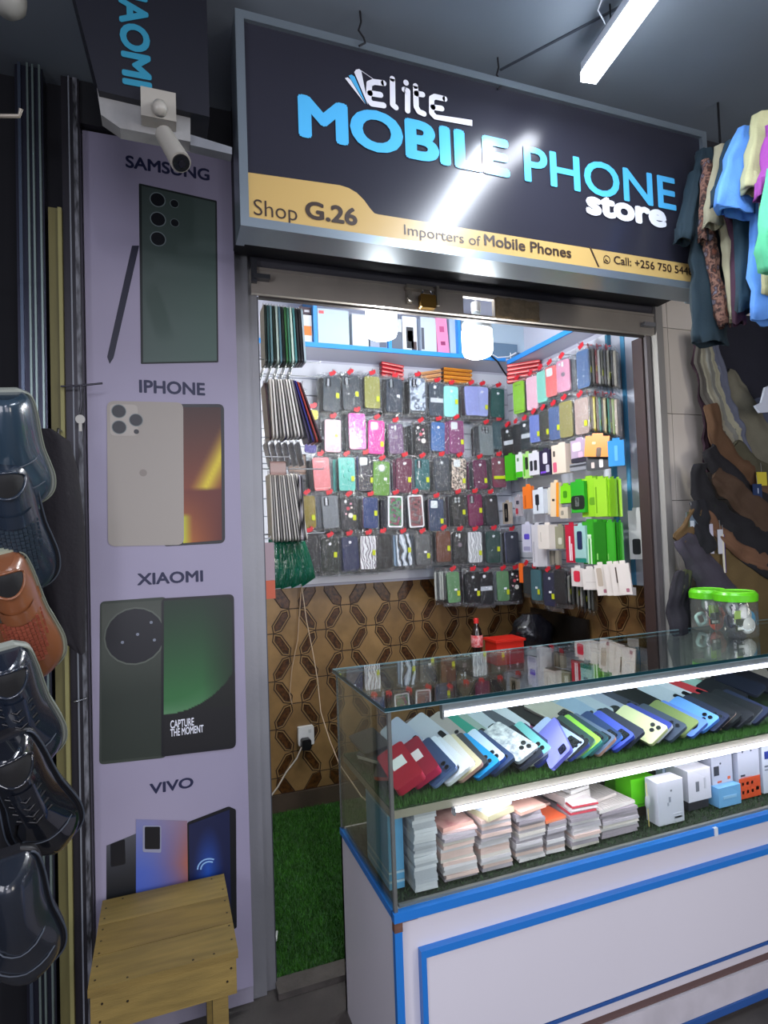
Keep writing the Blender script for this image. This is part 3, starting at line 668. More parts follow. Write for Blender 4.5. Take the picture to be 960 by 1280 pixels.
# shoes --------------------------------------------------------------
def shoe(label, loc, rot, leather, style, sole='15151a', L=.27, W=.1, group=None):
    r = thing('shoe', label, 'shoe', loc, (0, 0, 0))
    r.rotation_euler = rot
    key = [(0, .022, .056), (.012, .031, .066), (.05, .035, .070), (.09, .036, .069), (.13, .038, .064), (.165, .043, .055), (.20, .047, .046), (.23, .045, .039), (.25, .038, .033), (.264, .026, .026), (.271, .010, .018)]
    prof = []
    for a in range(len(key)-1):
        p0, p1, p2, p3 = key[max(a-1, 0)], key[a], key[a+1], key[min(a+2, len(key)-1)]
        for q in range(3):
            t = q/3; prof.append(tuple(.5*((2*p1[c])+(p2[c]-p0[c])*t+(2*p0[c]-5*p1[c]+4*p2[c]-p3[c])*t*t+(3*p1[c]-p0[c]-3*p2[c]+p3[c])*t**3) for c in range(3)))
    prof.append(key[-1])
    k = L/.27; n = 28
    def surf(x, y):
        """height of the upper at (x, y)"""
        y = max(0, min(.27, y)); w = h = None
        for a in range(len(prof)-1):
            if prof[a][0] <= y <= prof[a+1][0]+1e-9:
                t = (y-prof[a][0])/max(1e-6, prof[a+1][0]-prof[a][0]); w = prof[a][1]*(1-t)+prof[a+1][1]*t; h = prof[a][2]*(1-t)+prof[a+1][2]*t
        if w is None: w, h = prof[-1][1:]
        return .012+h*max(0, 1-(abs(x)/(w*.86))**2.2)**.5
    def ring(y, w, h, z0=.012):
        out = []
        for i in range(n):
            a = 2*pi*i/n; x = w*cos(a); z = sin(a); z = z0 + (h*(z if z > 0 else z*.12))
            out.append(Vector((x*(1-.22*max(0, sin(a))), y*k, z)))
        return out
    b = MB(); b.rings([ring(*p) for p in prof], 0); b.build('upper', leather, r)
    b = MB(); so = [[Vector((w*1.1*cos(2*pi*i/n), y*k, -.002 if sin(2*pi*i/n) < 0 else .013)) for i in range(n)] for y, w, h in [(-.006, .014, 0)] + prof[1:] + [(.277, .008, 0)]]
    b.rings(so, 0); b.build('sole', mat('shoe_sole', sole, .5), r)
    def patch(x0, x1, y0, y1, lift, nx=8, ny=6, oval=False):
        b = MB(); V = []
        for j in range(ny+1):
            for i in range(nx+1):
                u, v = -1+2*i/nx, -1+2*j/ny
                if oval: u, v = u*math.sqrt(1-v*v/2), v*math.sqrt(1-u*u/2)
                x = (x0+x1)/2+(x1-x0)/2*u; y = (y0+y1)/2+(y1-y0)/2*v
                V.append((x, y*k, surf(x, y)+lift))
        b.add(V, [(j*(nx+1)+i, j*(nx+1)+i+1, (j+1)*(nx+1)+i+1, (j+1)*(nx+1)+i) for j in range(ny) for i in range(nx)], 0, True); return b
    DKI = mat('shoe_inside', '08080a', .8)
    if style != 'plain':
        patch(-.024, .024, .002, .044, .002, 12, 12, True).build('opening', DKI, r)
        b = MB(); P = []
        for q in range(25):
            a = 2*pi*q/24; x = .0245*cos(a); y = .023+.0215*sin(a); P.append((x, y*k, surf(x, y)+.003))
        b.tube(P, .0028, 6); b.build('collar', leather, r)
    else:
        b = MB()
        for yy in (.215, .150):
            b.tube([(x, (yy-.35*abs(x))*k, surf(x, yy-.35*abs(x))+.001) for x in [-.036+.009*q for q in range(9)]], .0013, 5)
        b.build('seam', mat('welt_'+sole, '3f4650', .5), r)
    if style == 'woven':
        o = patch(-.037, .037, .078, .102, .004, 12, 3); o.build('strap', leather, r)
        b = MB(); z_ = surf(.026, .09); b.box((.018, .076*k, z_+.002), (.033, .104*k, z_+.007)); b.build('buckle', CHROME, r)
        b = MB()
        for i in range(11):
            for j in range(13):
                x = (i-5)*.0058; y = .110+j*.0080
                if (x/.034)**2+((y-.11)/.104)**2 > 1: continue
                z = surf(x, y); d = .0022 if (i+j) % 2 else .0008
                b.box((x-.0025, y*k-.0030, z-.001), (x+.0025, y*k+.0030, z+d))
        b.build('woven_vamp', mat('woven_'+leather.name, '8a4634' if 'brown' in leather.name else '27343f', .45), r)
    if style == 'lace':
        patch(-.016, .016, .060, .150, .002, 6, 6).build('tongue', leather, r)
        b = MB()
        for j in range(4):
            y = .075+j*.018; b.tube([(-.022, y*k, surf(-.022, y)+.002), (0, (y+.004)*k, surf(0, y)+.006), (.022, y*k, surf(.022, y)+.002)], .0022, 5)
        b.tube([(0, .122*k, surf(0, .122)+.006), (.026, .14*k, surf(.026, .14)+.004), (.036, .18*k, surf(.036, .18)+.006), (.030, .22*k, surf(.03, .22)+.006)], .0018, 5)
        b.build('laces', BLACKM, r)
        b = MB(); b.tube([(x, (.205-.2*abs(x))*k, surf(x, .205-.2*abs(x))+.0008) for x in [-.036+.009*q for q in range(9)]], .0012, 5); b.build('toe_seam', mat('welt_'+sole, '3f4650', .5), r)
    b = MB(); pts = [(w*1.09*cos(a_), y*k, .0150) for y, w, a_ in [(y, w, 0) for y, w, h in prof[1:]] + [(y, w, pi) for y, w, h in prof[::-1][:-1]]]
    b.tube(pts, .0016, 4); b.build('welt', mat('welt_'+sole, '3f4650' if sole == '15151a' else '777d70', .5), r)
    return r
LT = [mat('teal_black_leather', '2b3b48', .22, coat=.5), mat('black_blue_leather', '222b37', .25, coat=.4), mat('brown_leather', '7a4a2e', .3, coat=.3), mat('navy_black_leather', '1b222e', .22, coat=.6), mat('shiny_black_leather', '15181f', .12, coat=1), mat('dark_leather', '20252e', .25, coat=.5)]
def SR(tilt, yaw, roll=0):
    Mx = Matrix(((-1, 0, 0), (0, 0, -1), (0, -1, 0))).transposed()   # x->-x, y->-z, z->-y
    return (Matrix.Rotation(roll, 3, 'Y') @ Matrix.Rotation(yaw, 3, 'Z') @ Matrix.Rotation(tilt, 3, 'X') @ Mx).to_euler()
for (lb, px, py0, py1, Yd, lt, st, so, tl, rl, sc) in (
    ('smooth teal black leather shoe hanging topmost of the shoes', -4, 478, 622, 1.12, LT[0], 'plain', '8a8f86', .35, -.1, 1.15),
    ('black loafer with woven vamp and buckled strap, second shoe from the top', -8, 565, 745, 1.14, LT[1], 'woven', '15151a', .4, -.15, 1.15),
    ('brown loafer with red woven vamp and buckled strap', -12, 690, 872, 1.16, LT[2], 'woven', '9aa08c', .45, -.25, 1.1),
    ('black lace-up leather shoe below the brown loafer', -8, 815, 1000, 1.13, LT[3], 'lace', '8a8f86', .4, -.2, 1.15),
    ('glossy black shoe with thick ridged sole under the lace-up shoe', -6, 930, 1130, 1.12, LT[4], 'lace', '15151a', .35, -.3, 1.2),
    ('large dark blue leather shoe lowest at the bottom left corner', -2, 1085, 1300, 1.10, LT[5], 'plain', '15151a', .3, -.1, 1.25)):
    a = at(px, py0, Y=Yd); c = at(px, py1, Y=Yd); Lz = (a.z-c.z)
    s = shoe(lb, (a.x, Yd+.055, a.z), SR(tl+.12, .15, rl), lt, st, so, L=Lz/cos(tl)*1.05)
    s.scale = (sc, 1, 1)
# dark cloth flap
r = thing('dark_cloth', 'dark brown cloth flap hanging between the shoes and the poster', 'cloth', (-.25, 1.85, 1.5)); o_ = r.location
prof = [(538, 52, 68), (552, 48, 88), (590, 48, 98), (660, 48, 106), (720, 50, 107), (760, 60, 107), (800, 78, 107), (816, 100, 106)]
rg = []
for k, (py, a, c) in enumerate(prof):
    A_ = at(a, py, Y=1.86); B_ = at(c, py, Y=1.86); m_ = (A_+B_)/2; w = (B_.x-A_.x)/2
    rg.append([Vector((m_.x+w*cos(2*pi*i/18), 1.86+(.035+.006*sin(5*2*pi*i/18+k))*sin(2*pi*i/18), m_.z)) for i in range(18)])
b = MB(); q_ = at(72, 542, Y=1.86); b.tube([(q_.x, 1.945, q_.z+.02), (q_.x, 1.87, q_.z+.015), (q_.x, 1.85, q_.z-.01)], .003, 5); b.build('hanging_clip', CHROME, r, o_)
b = MB(); b.rings(rg); b.build('cloth', mat('dark_brown_cloth', '141017', .85, bump=.2, bscale=80), r, o_)
# ================================================================== STOOL
r = thing('wooden_stool', 'rough yellowish wooden stool standing in front of the poster', 'stool', (-.015, 1.8, 0)); o_ = r.location
WD = [mat('pine_'+c, c, .55, noise=.3, nscale=5, stretch=(1.2, 9, 9), bump=.12, bscale=40) for c in ('7f6a36', '786330', '87723c')]
for k, (y0, y1) in enumerate(((1.6, 1.72), (1.722, 1.85), (1.852, 1.975))):
    b = MB(); b.box((-.185, y0, .432), (.158, y1, .45)); b.build('seat_plank', WD[k], r, o_)
b = MB(); b.box((-.18, 1.603, .345), (.153, 1.622, .431)); b.build('front_apron', WD[2], r, o_)
b = MB(); b.box((-.18, 1.953, .345), (.153, 1.972, .431)); b.build('rear_apron', WD[1], r, o_)
for x in (-.18, .135):
    b = MB(); b.box((x, 1.623, .345), (x+.018, 1.952, .431)); b.build('side_apron', WD[1], r, o_)
for x in (-.16, .095):
    for y in (1.624, 1.915):
        b = MB(); b.box((x, y, 0), (x+.038, y+.036, .431)); b.build('leg', WD[2], r, o_)
b = MB(); b.box((-.15, 1.93, .12), (.13, 1.945, .16)); b.build('stretcher', WD[0], r, o_)
b = MB()
for x, y in [(-.172, 1.63+.05*i) for i in range(7)] + [(.147, 1.65+.06*i) for i in range(5)] + [(-.1, 1.61), (.05, 1.61), (.1, 1.612), (.12, 1.96), (-.13, 1.962)]:
    b.cyl((x, y, .4495), (x, y, .4508), .0028, 6)
for x, z in ((-.16, .37), (-.1, .4), (-.155, .41), (.13, .38), (.14, .41)): b.cyl((x, 1.6035, z), (x, 1.602, z), .003, 6)
b.build('nails', mat('nail_rust', '2b2114', .5, .3), r, o_)

# grass mat
r = thing('grass_mat', 'green artificial grass mat on the shop floor', 'mat', (1.2, 2.65, 0)); o_ = r.location
b = MB(); b.box((.29, 2.08, 0), (2.08, 3.29, .012)); b.build('backing', mat('turf_back', '1c4a12', .9, noise=.4, nscale=30), r, o_)
b = MB(); V = []; F = []
for i in range(26000):
    x = random.uniform(.29, .98); y = random.uniform(2.08, 3.28); a = random.uniform(0, 2*pi); w = .0022; h = random.uniform(.010, .022)
    k = len(V); lx, ly = random.uniform(-.009, .009), random.uniform(-.009, .009)
    V += [(x-w*cos(a), y-w*sin(a), .011), (x+w*cos(a), y+w*sin(a), .011), (x+lx, y+ly, .011+h)]; F.append((k, k+1, k+2))
b.add(V, F); tag(b.build('grass_blades', mat('turf_green', '3b7620', .55, noise=.45, nscale=20), r, o_), kind='stuff')
p = at(345, 1177, Z=.03); b = MB(); b.cyl((p.x, p.y, .034), (p.x+.012, p.y+.045, .036), .004, 6)
tag(b.build('paper_scrap', mat('white_paper', 'cfd2cf', .6)), 'small white paper scrap on the grass mat', 'litter')
# ================================================================== COUNTER
CX0, CX1, CY0, CY1, ZB, ZT = .512, 2.7, 1.41, 1.885, .5605, 1.0605
r = thing('display_counter', 'white shop counter with blue edging and a glass display case on top', 'counter', (.512, 1.41, 0)); o_ = r.location
LAM2 = mat('white_laminate_front', 'cdcad2', .3, noise=.03, nscale=2)
b = MB(); b.box((CX0, CY0+.02, 0), (CX0+.015, CY1, ZB-.001)); b.build('side_panel', mat('white_laminate_side', 'd2ced6', .35), r, o_)
b = MB(); b.box((CX0+.015, CY0+.012, 0), (CX1, CY0+.03, ZB-.001)); b.build('front_panel', LAM2, r, o_)
b = MB(); b.box((CX0, CY1-.015, 0), (CX1, CY1, ZB)); b.build('rear_panel', LAM2, r, o_)
b = MB(); b.box((CX0+.016, CY0+.03, ZB-.02), (CX1, CY1-.015, ZB-.002)); b.build('case_floor', LAM2, r, o_)
b = MB(); b.box((CX0-.003, CY0-.004, ZB-.022), (CX1, CY0+.016, ZB)); b.build('top_trim', BLUE, r, o_)
b = MB(); b.box((CX0-.003, CY0+.012, ZB-.018), (CX0+.012, CY1, ZB)); b.build('side_trim', BLUE, r, o_)
b = MB(); b.box((CX0-.002, CY0-.002, 0), (CX0+.018, CY0+.014, ZB-.04)); b.build('corner_trim', BLUE, r, o_)
b = MB(); b.box((CX0-.0025, CY0-.003, ZB-.045), (CX0+.019, CY0+.014, ZB-.018)); b.box((CX0+.019, CY0-.003, ZB-.024), (CX0+.06, CY0+.012, ZB-.0215)); b.build('corner_patch', mat('worn_chipboard', '6d4a3c', .7, noise=.4, nscale=40), r, o_)
b = MB(); b.box((.575, CY0-.008, .440), (CX1, CY0+.012, .458)); b.build('panel_moulding', BLUE, r, o_)
b = MB(); b.box((.575, CY0-.008, .170), (.589, CY0+.012, .440)); b.build('panel_moulding', BLUE, r, o_)
b = MB(); b.box((.589, CY0-.003, .178), (CX1, CY0+.012, .440)); b.build('raised_panel', LAM2, r, o_)
b = MB(); b.box((.575, CY0-.006, .168), (CX1, CY0+.012, .176)); b.build('panel_moulding', mat('dark_blue_edging', '274f8e', .4), r, o_)
b = MB(); b.box((.56, CY0-.012, .045), (CX1, CY0+.012, .122)); b.build('plinth_board', mat('scuffed_laminate', 'bdb9c0', .45, noise=.15, nscale=12), r, o_)
b = MB(); b.box((.56, CY0-.006, .124), (CX1, CY0+.012, .128)); b.build('plinth_joint', mat('brown_joint', '5d4440', .6), r, o_)
b = MB(); b.box((.54, CY0-.016, .022), (CX1, CY0+.012, .044)); b.build('bottom_trim', mat('dark_blue_edging', '274f8e', .4), r, o_)
b = MB(); b.box((1.548, CY0-.006, ZB-.023), (1.562, CY0+.002, ZB+.001)); b.build('white_clip', mat('white_tape', 'c9ced6', .5), r, o_)
GL = clear('case_glass', 'f7fbf9', .0, .02); GLS = clear('side_glass', 'eef0e6', .0, .03); EDGE = mat('glass_edge_teal', '14343a', .15); EDL = mat('glass_edge_light', '7f9aa0', .1)
b = MB(); b.box((CX0+.004, CY0+.006, ZB), (CX1, CY0+.011, ZT-.01)); b.build('front_glass', GL, r, o_)
b = MB(); b.box((CX0+.002, CY0+.013, ZB), (CX0+.007, CY1-.004, ZT-.01)); b.build('side_glass', GLS, r, o_)
b = MB(); b.box((CX0-.01, CY0-.01, ZT-.008), (CX1, CY1, ZT)); b.build('top_glass', clear('top_glass', 'e2efee', .03, .01), r, o_)
b = MB(); b.box((CX0-.0115, CY0-.0115, ZT-.0085), (CX1, CY0-.010, ZT+.0002)); b.box((CX0-.0115, CY0-.010, ZT-.0085), (CX0-.010, CY1, ZT+.0002)); b.build('top_glass_edge', EDGE, r, o_)
b = MB(); b.box((CX0-.0115, CY0-.0118, ZT-.0105), (CX1, CY0-.008, ZT-.0087)); b.box((CX0-.0118, CY0-.010, ZT-.0105), (CX0-.009, CY1, ZT-.0087)); b.box((CX0-.01, CY1-.002, ZT-.004), (CX1, CY1+.001, ZT+.0004)); b.build('bright_edge', EDL, r, o_)
b = MB(); b.box((CX0+.001, CY0+.003, ZB), (CX0+.010, CY0+.013, ZT-.011)); b.build('corner_seal', clear('silicone_seal', 'a7aaa6', .05, .25, milk=.35, milkcol='8c8f8c'), r, o_)
b = MB(); b.box((CX0, CY1-.006, ZB), (CX0+.006, CY1, ZT-.011)); b.build('rear_seal', clear('silicone_seal', 'a7aaa6', .05, .25, milk=.35, milkcol='8c8f8c'), r, o_)
b = MB(); b.box((CX0+.02, CY0+.018, ZB-.001), (CX1, CY0+.03, ZB+.006)); b.build('inner_rail', mat('grey_rail', '7d7f7c', .4, .3), r, o_)
SHZ = .792
b = MB(); b.box((CX0+.012, CY0+.028, SHZ-.02), (CX1, CY1-.02, SHZ)); b.build('middle_shelf', mat('beige_shelf_edge', '97907f', .5), r, o_)
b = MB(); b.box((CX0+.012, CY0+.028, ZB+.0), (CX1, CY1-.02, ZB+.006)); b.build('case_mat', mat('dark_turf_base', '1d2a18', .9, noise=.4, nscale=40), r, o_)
def turf(name, x0, x1, y0, y1, z, n, col, hmin, hmax):
    b = MB(); V = []; F = []
    for i in range(n):
        x = random.uniform(x0, x1); y = random.uniform(y0, y1); a = random.uniform(0, 2*pi); w = .0012; h = random.uniform(hmin, hmax); k = len(V)
        V += [(x-w*cos(a), y-w*sin(a), z), (x+w*cos(a), y+w*sin(a), z), (x+random.uniform(-.008, .008), y+random.uniform(-.008, .008), z+h)]; F.append((k, k+1, k+2))
    b.add(V, F); return tag(b.build(name, mat('turf_'+col, col, .6, noise=.4, nscale=60), r, o_), kind='stuff')
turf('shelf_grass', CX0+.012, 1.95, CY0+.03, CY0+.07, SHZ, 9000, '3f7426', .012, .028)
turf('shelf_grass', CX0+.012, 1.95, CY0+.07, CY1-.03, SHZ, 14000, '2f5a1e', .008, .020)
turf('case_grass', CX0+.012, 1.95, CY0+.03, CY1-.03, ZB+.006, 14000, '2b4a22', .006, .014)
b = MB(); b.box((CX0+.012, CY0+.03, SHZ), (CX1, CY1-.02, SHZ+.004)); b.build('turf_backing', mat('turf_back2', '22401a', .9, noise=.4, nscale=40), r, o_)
LED = mat('led_strip_glow', 'ffffff', .4, emit=9, ecol='ece6ff'); SIL = mat('led_channel', '8a8c90', .35, .5)
def led(label, x0, z0, z1, zc):
    q = thing('led_strip', label, 'lamp', (x0, CY0+.02, z0))
    b = MB(); b.box((x0, CY0+.016, z0), (CX1, CY0+.026, z1)); b.build('diffuser', LED, q, q.location)
    b = MB(); b.box((x0-.004, CY0+.018, z1), (CX1, CY0+.034, zc)); b.box((x0-.006, CY0+.014, z0-.006), (x0, CY0+.028, z1+.002)); b.build('channel', SIL, q, q.location)
led('upper bright LED strip along the top front edge of the glass case', .673, 1.010, 1.023, 1.049)
led('lower bright LED strip under the middle shelf of the glass case', .695, .762, .7715, SHZ-.0205)
area('upper_led_light', (1.68, CY0+.04, 1.0), (radians(-25), 0, 0), 2.0, .012, 4.5, (.90, .86, 1))
area('lower_led_light', (1.68, CY0+.04, .757), (radians(-25), 0, 0), 2.0, .012, 2.6, (.92, .88, 1))

# ------------------------------------------------------------------ phones on the middle shelf
LENSM = mat('camera_lens_black', '0a0c12', .4, spec=.2); RING = mat('lens_ring', '30343c', .4, .3); SCR = mat('dark_glass_back', '111319', .12)
def handset(label, loc, rot, col, cams='3', frame=None, w=.084, h=.176, t=.0105, group=None, name='phone', pat=None, rough=.22, cat='phone'):
    r = thing(name, label, cat, loc, (0, 0, 0), group); r.rotation_euler = rot
    fm = mat('phone_edge_'+(frame or col), frame or col, .3, .3); bm_ = pat or mat('phone_back_'+col, col, .5, spec=.35)
    b = MB(); b.rrect(0, 0, w, h, .011, 0, t, 0, 1, plane='XY', n=3); b.build('body', [fm, bm_], r)
    # camera end is at -y, right side
    s = -1
    if cams == '1': L = [(.018, -.062, .009)]; pl = (.018, -.060, .026, .030)
    elif cams == '2': L = [(.020, -.066, .0075), (.020, -.046, .0075)]; pl = (.020, -.056, .020, .042)
    elif cams == '3': L = [(.022, -.066, .0075), (.022, -.044, .0075), (.004, -.055, .0075)]; pl = None
    elif cams == '4': L = [(.023, -.067, .0065), (.023, -.047, .0065), (.006, -.067, .0065), (.006, -.047, .0065)]; pl = (.0145, -.057, .036, .042)
    elif cams == 'round': L = [(.0, -.052, .006), (.010, -.060, .005), (-.009, -.060, .005)]; pl = 'round'
    elif cams == 'slot': L = []; pl = (.022, -.056, .016, .034)
    else: L = []; pl = None
    if pl == 'round':
        b = MB(); b.cyl((0, -.055, t), (0, -.055, t+.002), .021, 18); b.build('camera_plate', LENSM, r)
    elif pl:
        b = MB(); b.rrect(pl[0], pl[1], pl[2], pl[3], .006, t, t+.0015, plane='XY', n=3); b.build('camera_plate', LENSM if cams in '1slot4' else bm_, r)
    for x, y, R1 in L:
        b = MB(); b.cyl((x, y, t), (x, y, t+.003), R1, 12, 0); b.cyl((x, y, t+.003), (x, y, t+.0034), R1*.78, 12, 1); b.build('camera_lens', [RING, LENSM], r)
    return r
def ptxt_rot(phi, yaw, pitch=0): return (Matrix.Rotation(yaw, 3, 'Z') @ Matrix.Rotation(pitch, 3, 'X') @ Matrix.Rotation(-phi, 3, 'Y')).to_euler()
front = [  # corner px x, colour, cams, frame, words
 (535, 'a3122a', 'none', 'c22a44', 'thick red boxed handset with white label, first in the front row'),
 (556, '8f1630', 'none', 'c02850', 'thick crimson boxed handset with small white label, second in the front row'),
 (573, '33486b', '2', '6f86b0', 'steel blue phone, third from the corner in the front row'),
 (578, 'dfe4ee', '2', '26303f', 'white phone in dark rim beside the steel blue phone'),
 (589, 'd9dde4', 'none', 'eef0f4', 'plain white phone fourth from the red boxes'),
 (598, 'd5d2cc', 'none', 'eceef2', 'off-white phone leaning beside the plain white phone'),
 (606, 'cbbf9c', '2', 'c4988c', 'champagne phone with pinkish rim in the front row'),
 (614, '3c3f45', 'none', '2a2c33', 'dark grey phone between champagne and cyan phones'),
 (625, '1592cf', '2', '1470b8', 'vivid cyan phone in the left half of the front row'),
 (634, 'cfe2f5', '3', '3157a8', 'pale blue phone in royal blue rim beside the cyan phone'),
 (644, '2b3f66', '3', '33435f', 'navy phone left of the wide white patterned phone'),
 (672, 'd9dcdc', '3', 'aab0b8', 'white phone with grey marks lying over its neighbours'),
 (683, '1c2230', '3', '454a58', 'black phone right of the white patterned phone'),
 (693, '7fd0cd', '3', 'e4e6d6', 'mint teal phone with cream rim'),
 (700, '2c3660', '2', '3b4aa0', 'dark blue phone behind the tilted lilac phone'),
 (732, 'b9cdf0', '4', 'e8ebff', 'ice blue phone with speckled dark camera plate'),
 (740, '15181f', '4', '5562c0', 'black phone beside the ice blue phone'),
 (748, '2f4b46', '3', '8ea0a0', 'dark bottle green phone before the lime phone'),
 (756, '96d84a', 'none', '62c8b8', 'lime green phone in the middle of the front row'),
 (763, '22404a', '4', '4c8f97', 'dark teal phone right of the lime phone'),
 (771, '5a6a82', '4', 'd8a59a', 'slate phone with salmon rim'),
 (782, '27406e', '4', '69a0e8', 'deep blue phone with light blue rim'),
 (797, '4a5cc8', '4', '3a50c0', 'bright indigo phone with camera cluster'),
 (808, '2c2f42', 'none', '3e4258', 'charcoal violet phone right of the indigo phone'),
 (836, 'd8dcA6'.lower(), '3', 'cfd6a0', 'pale yellow phone with three large lenses'),
 (842, '2f3c98', 'none', 'e6e8f6', 'blue phone tucked beneath the pale yellow phone'),
 (860, '3a4557', '3', '4c5a6c', 'blue grey phone right of the pale yellow phone'),
 (876, '7d8e52', 'none', '98a868', 'olive green phone in the right half of the row'),
 (886, '5b7fd2', 'round', '4e70d0', 'cornflower blue phone with round lens group'),
 (902, '6aa4ec', '3', '4f86e0', 'sky blue phone with three dark lenses'),
 (915, '1d2440', '2', '1a2038', 'blue black phone right of the sky blue phone'),
 (923, '17181e', 'none', 'd0b0a4', 'black phone with rose beige rim'),
 (930, '14161b', 'none', '2a2d35', 'plain black phone first right of the rose rimmed one'),
 (938, '15171d', 'none', '9aa09a', 'black phone with pale rim near the right end'),
 (945, '181b22', 'none', '343842', 'dark charcoal phone with pale speaker slit near the right end'),
 (955, '12141a', 'none', '8d949c', 'black silver rimmed phone at the right edge of the row'),
 (966, '1b2440', 'none', '20243c', 'midnight blue phone at the far right end')]
TZ = SHZ+.012
for i, (px, col, cm, fr, lb) in enumerate(front):
    phi = radians(random.uniform(28, 34)); yaw = radians(random.uniform(-5, 5))
    if i in (11,): phi = radians(22); yaw = radians(10)
    w = .084; t = .0105 if i > 1 else .022
    tip = at(px, 640, Z=1.2)
    P = at(px, 1000-.22*(px-500), Z=TZ+w*sin(phi))
    # top right corner of the case is at (w/2, -h/2)
    # world x of the corner from the ray at Y of the near end
    yn = 1.466 + (.012 if i % 2 else 0) + random.uniform(-.004, .004)
    P = at(px, 978-.17*(px-535), Y=yn)
    cx = P.x - (w/2)*cos(phi); cz = TZ + (w/2)*sin(phi) + .018
    if i == 11: cz += .02
    rot = ptxt_rot(phi, yaw, radians(9))
    handset(lb, (cx, yn+.088, cz), rot, col, cm, fr, w=w, t=t, pat=(mat('patterned_white', 'dfe2e2', .3, col2='8b9098', nscale=60) if i == 11 else None))
# labels on the two red boxed handsets
for nm in ('phone', 'phone.001'):
    q = bpy.data.objects.get(nm)
    if q:
        b = MB(); b.box((-.02, -.015, .022), (.022, .03, .0226)); b.build('paper_label', mat('white_label', 'e3e2e0', .5), q)
handset('lilac phone standing tilted across the others near the middle', tuple(at(694, 930, Y=1.49)), ptxt_rot(radians(48), radians(-22), radians(12)), '8f92ea', '1', '7478d8')
second = [  # px, py centre, z, yaw, tilt, colour, cams, frame, label
 (500, 922, 20, 25, 'aab0c4', 'slot', 'e4e6f0', 'white case with black slot behind the red boxes'),
 (534, 918, 18, 20, 'b4b6c2', 'slot', 'eceef4', 'white case with black slot, second behind the red boxes'),
 (556, 917, 20, 20, 'a39a96', '2', 'd8c8c4', 'clear beige cover between white and green covers'),
 (571, 915, 15, 15, '148f78', 'none', '0f7f6c', 'emerald green cover behind the front row'),
 (583, 914, 18, 15, '8fa096', '1', 'c4d0c6', 'pale sage cover right of the emerald cover'),
 (598, 908, 20, 15, 'b8bfc8', '1', 'd8dce2', 'silver grey cover behind the cyan phone'),
 (617, 908, 25, 15, '3e4250', 'none', '30333d', 'dark grey cover left of the pink framed cover'),
 (634, 906, 25, 20, 'd0d4dc', 'none', 'd04a80', 'white cover with bright pink frame'),
 (686, 892, 28, 10, 'b3ad9f', '4', 'c9c4b8', 'beige phone with small lenses right of the black wallet'),
 (702, 888, 25, 15, 'a4adb2', 'slot', 'd8e0e4', 'pale grey phone with square black camera'),
 (722, 893, 20, 20, '8fa6bd', '2', 'b8c8d8', 'powder blue phone behind the lime phone'),
 (736, 888, 20, 20, 'a9b3be', 'round', 'd0d6de', 'silver phone with black camera behind the indigo phone'),
 (752, 884, 18, 20, '9aa0b4', 'round', 'c0c6d4', 'lavender grey phone with black camera'),
 (768, 882, 24, 12, '3a3d4c', '3', '50536a', 'charcoal cover left of the black covers'),
 (796, 876, 30, 8, '15171a', 'none', '22252a', 'large black cover lying flat behind the yellow phone'),
 (812, 868, 24, 15, 'c0c8d4', 'slot', 'e4e8ee', 'pale silver phone with two black lenses'),
 (826, 866, 22, 18, 'cfd4de', 'slot', 'eceef4', 'white phone with black lens behind the olive phone'),
 (853, 866, 30, 10, 'c23a42', 'slot', 'd24a50', 'coral red phone behind the cornflower phone'),
 (872, 863, 35, 15, '9fc2b8', 'slot', 'b8d4cc', 'mint phone with black camera slot behind the sky blue phone'),
 (902, 868, 20, 10, '1a1c22', 'none', '2b2e36', 'black phone with pale top slit behind the rose rimmed one'),
 (925, 858, 20, 10, '1b2030', 'none', '3a3e50', 'dark phone with two pale slits at the right'),
 (945, 855, 20, 10, '22222c', 'none', '2c2c3a', 'dark violet phone at the right end of the second row')]
for i, (px, py, yw, tl, col, cm, fr, lb) in enumerate(second):
    z = SHZ+.062+.004*(i % 3)
    p = at(px, py, Z=z)
    handset(lb, (p.x, min(p.y, 1.74), z+.006), ptxt_rot(radians(tl+10), radians(yw*.5+random.uniform(-5, 5)), radians(12)), col, cm, fr, w=.076, h=.158)
third = [
 (597, 882, 'k', '16181f', 'black flat cover behind the sage covers'), (613, 878, 'c', '6fb0d8', 'light blue tablet-shaped cover under the LED strip'),
 (655, 880, 'k', '1d1e20', 'large black wallet case in the middle of the pile'), (560, 885, 'k', '141419', 'black tray-like cover at the back left'),
 (735, 866, 'r', 'c0242c', 'bright red cover at the back of the pile'), (705, 872, 'w', 'd0d2da', 'white rimmed cover below the LED strip'),
 (755, 862, 'p', '8a78c0', 'lilac blue cover at the back middle'), (770, 860, 'p', '6678c8', 'blue violet cover beside the lilac one'),
 (700, 868, 'k', '2a2630', 'dark purple cover behind the white rimmed one'), (640, 885, 'm', '9a5a86', 'mauve cover left of the wallet case'),
 (845, 850, 'p', '7c68b0', 'violet cover far back under the LED strip'), (880, 846, 'k', '17171f', 'black cover far back right of the mint phone'),
 (915, 840, 'k', '1c1a24', 'dark plum cover in the back right corner'), (940, 838, 'k', '221a22', 'brownish black cover at the back right end'),
 (530, 893, 'b', '4d443c', 'brown flat box at the back left of the shelf'), (575, 890, 'w', 'a9adb2', 'grey strip-like cover on the black tray')]
for i, (px, py, k, col, lb) in enumerate(third):
    z = SHZ+.045+.006*(i % 4); p = at(px, py, Z=z)
    y = min(max(p.y, 1.62), 1.78); x = at(px, py, Y=y).x
    handset(lb, (x, y, z), ptxt_rot(radians(random.uniform(4, 14)), radians(random.uniform(10, 30)), radians(6)), col, 'none', w=.09 if k in 'kb' and i in (2, 3, 14) else .08, t=.014 if i == 2 else .009, name='phone_cover', cat='phone cover')
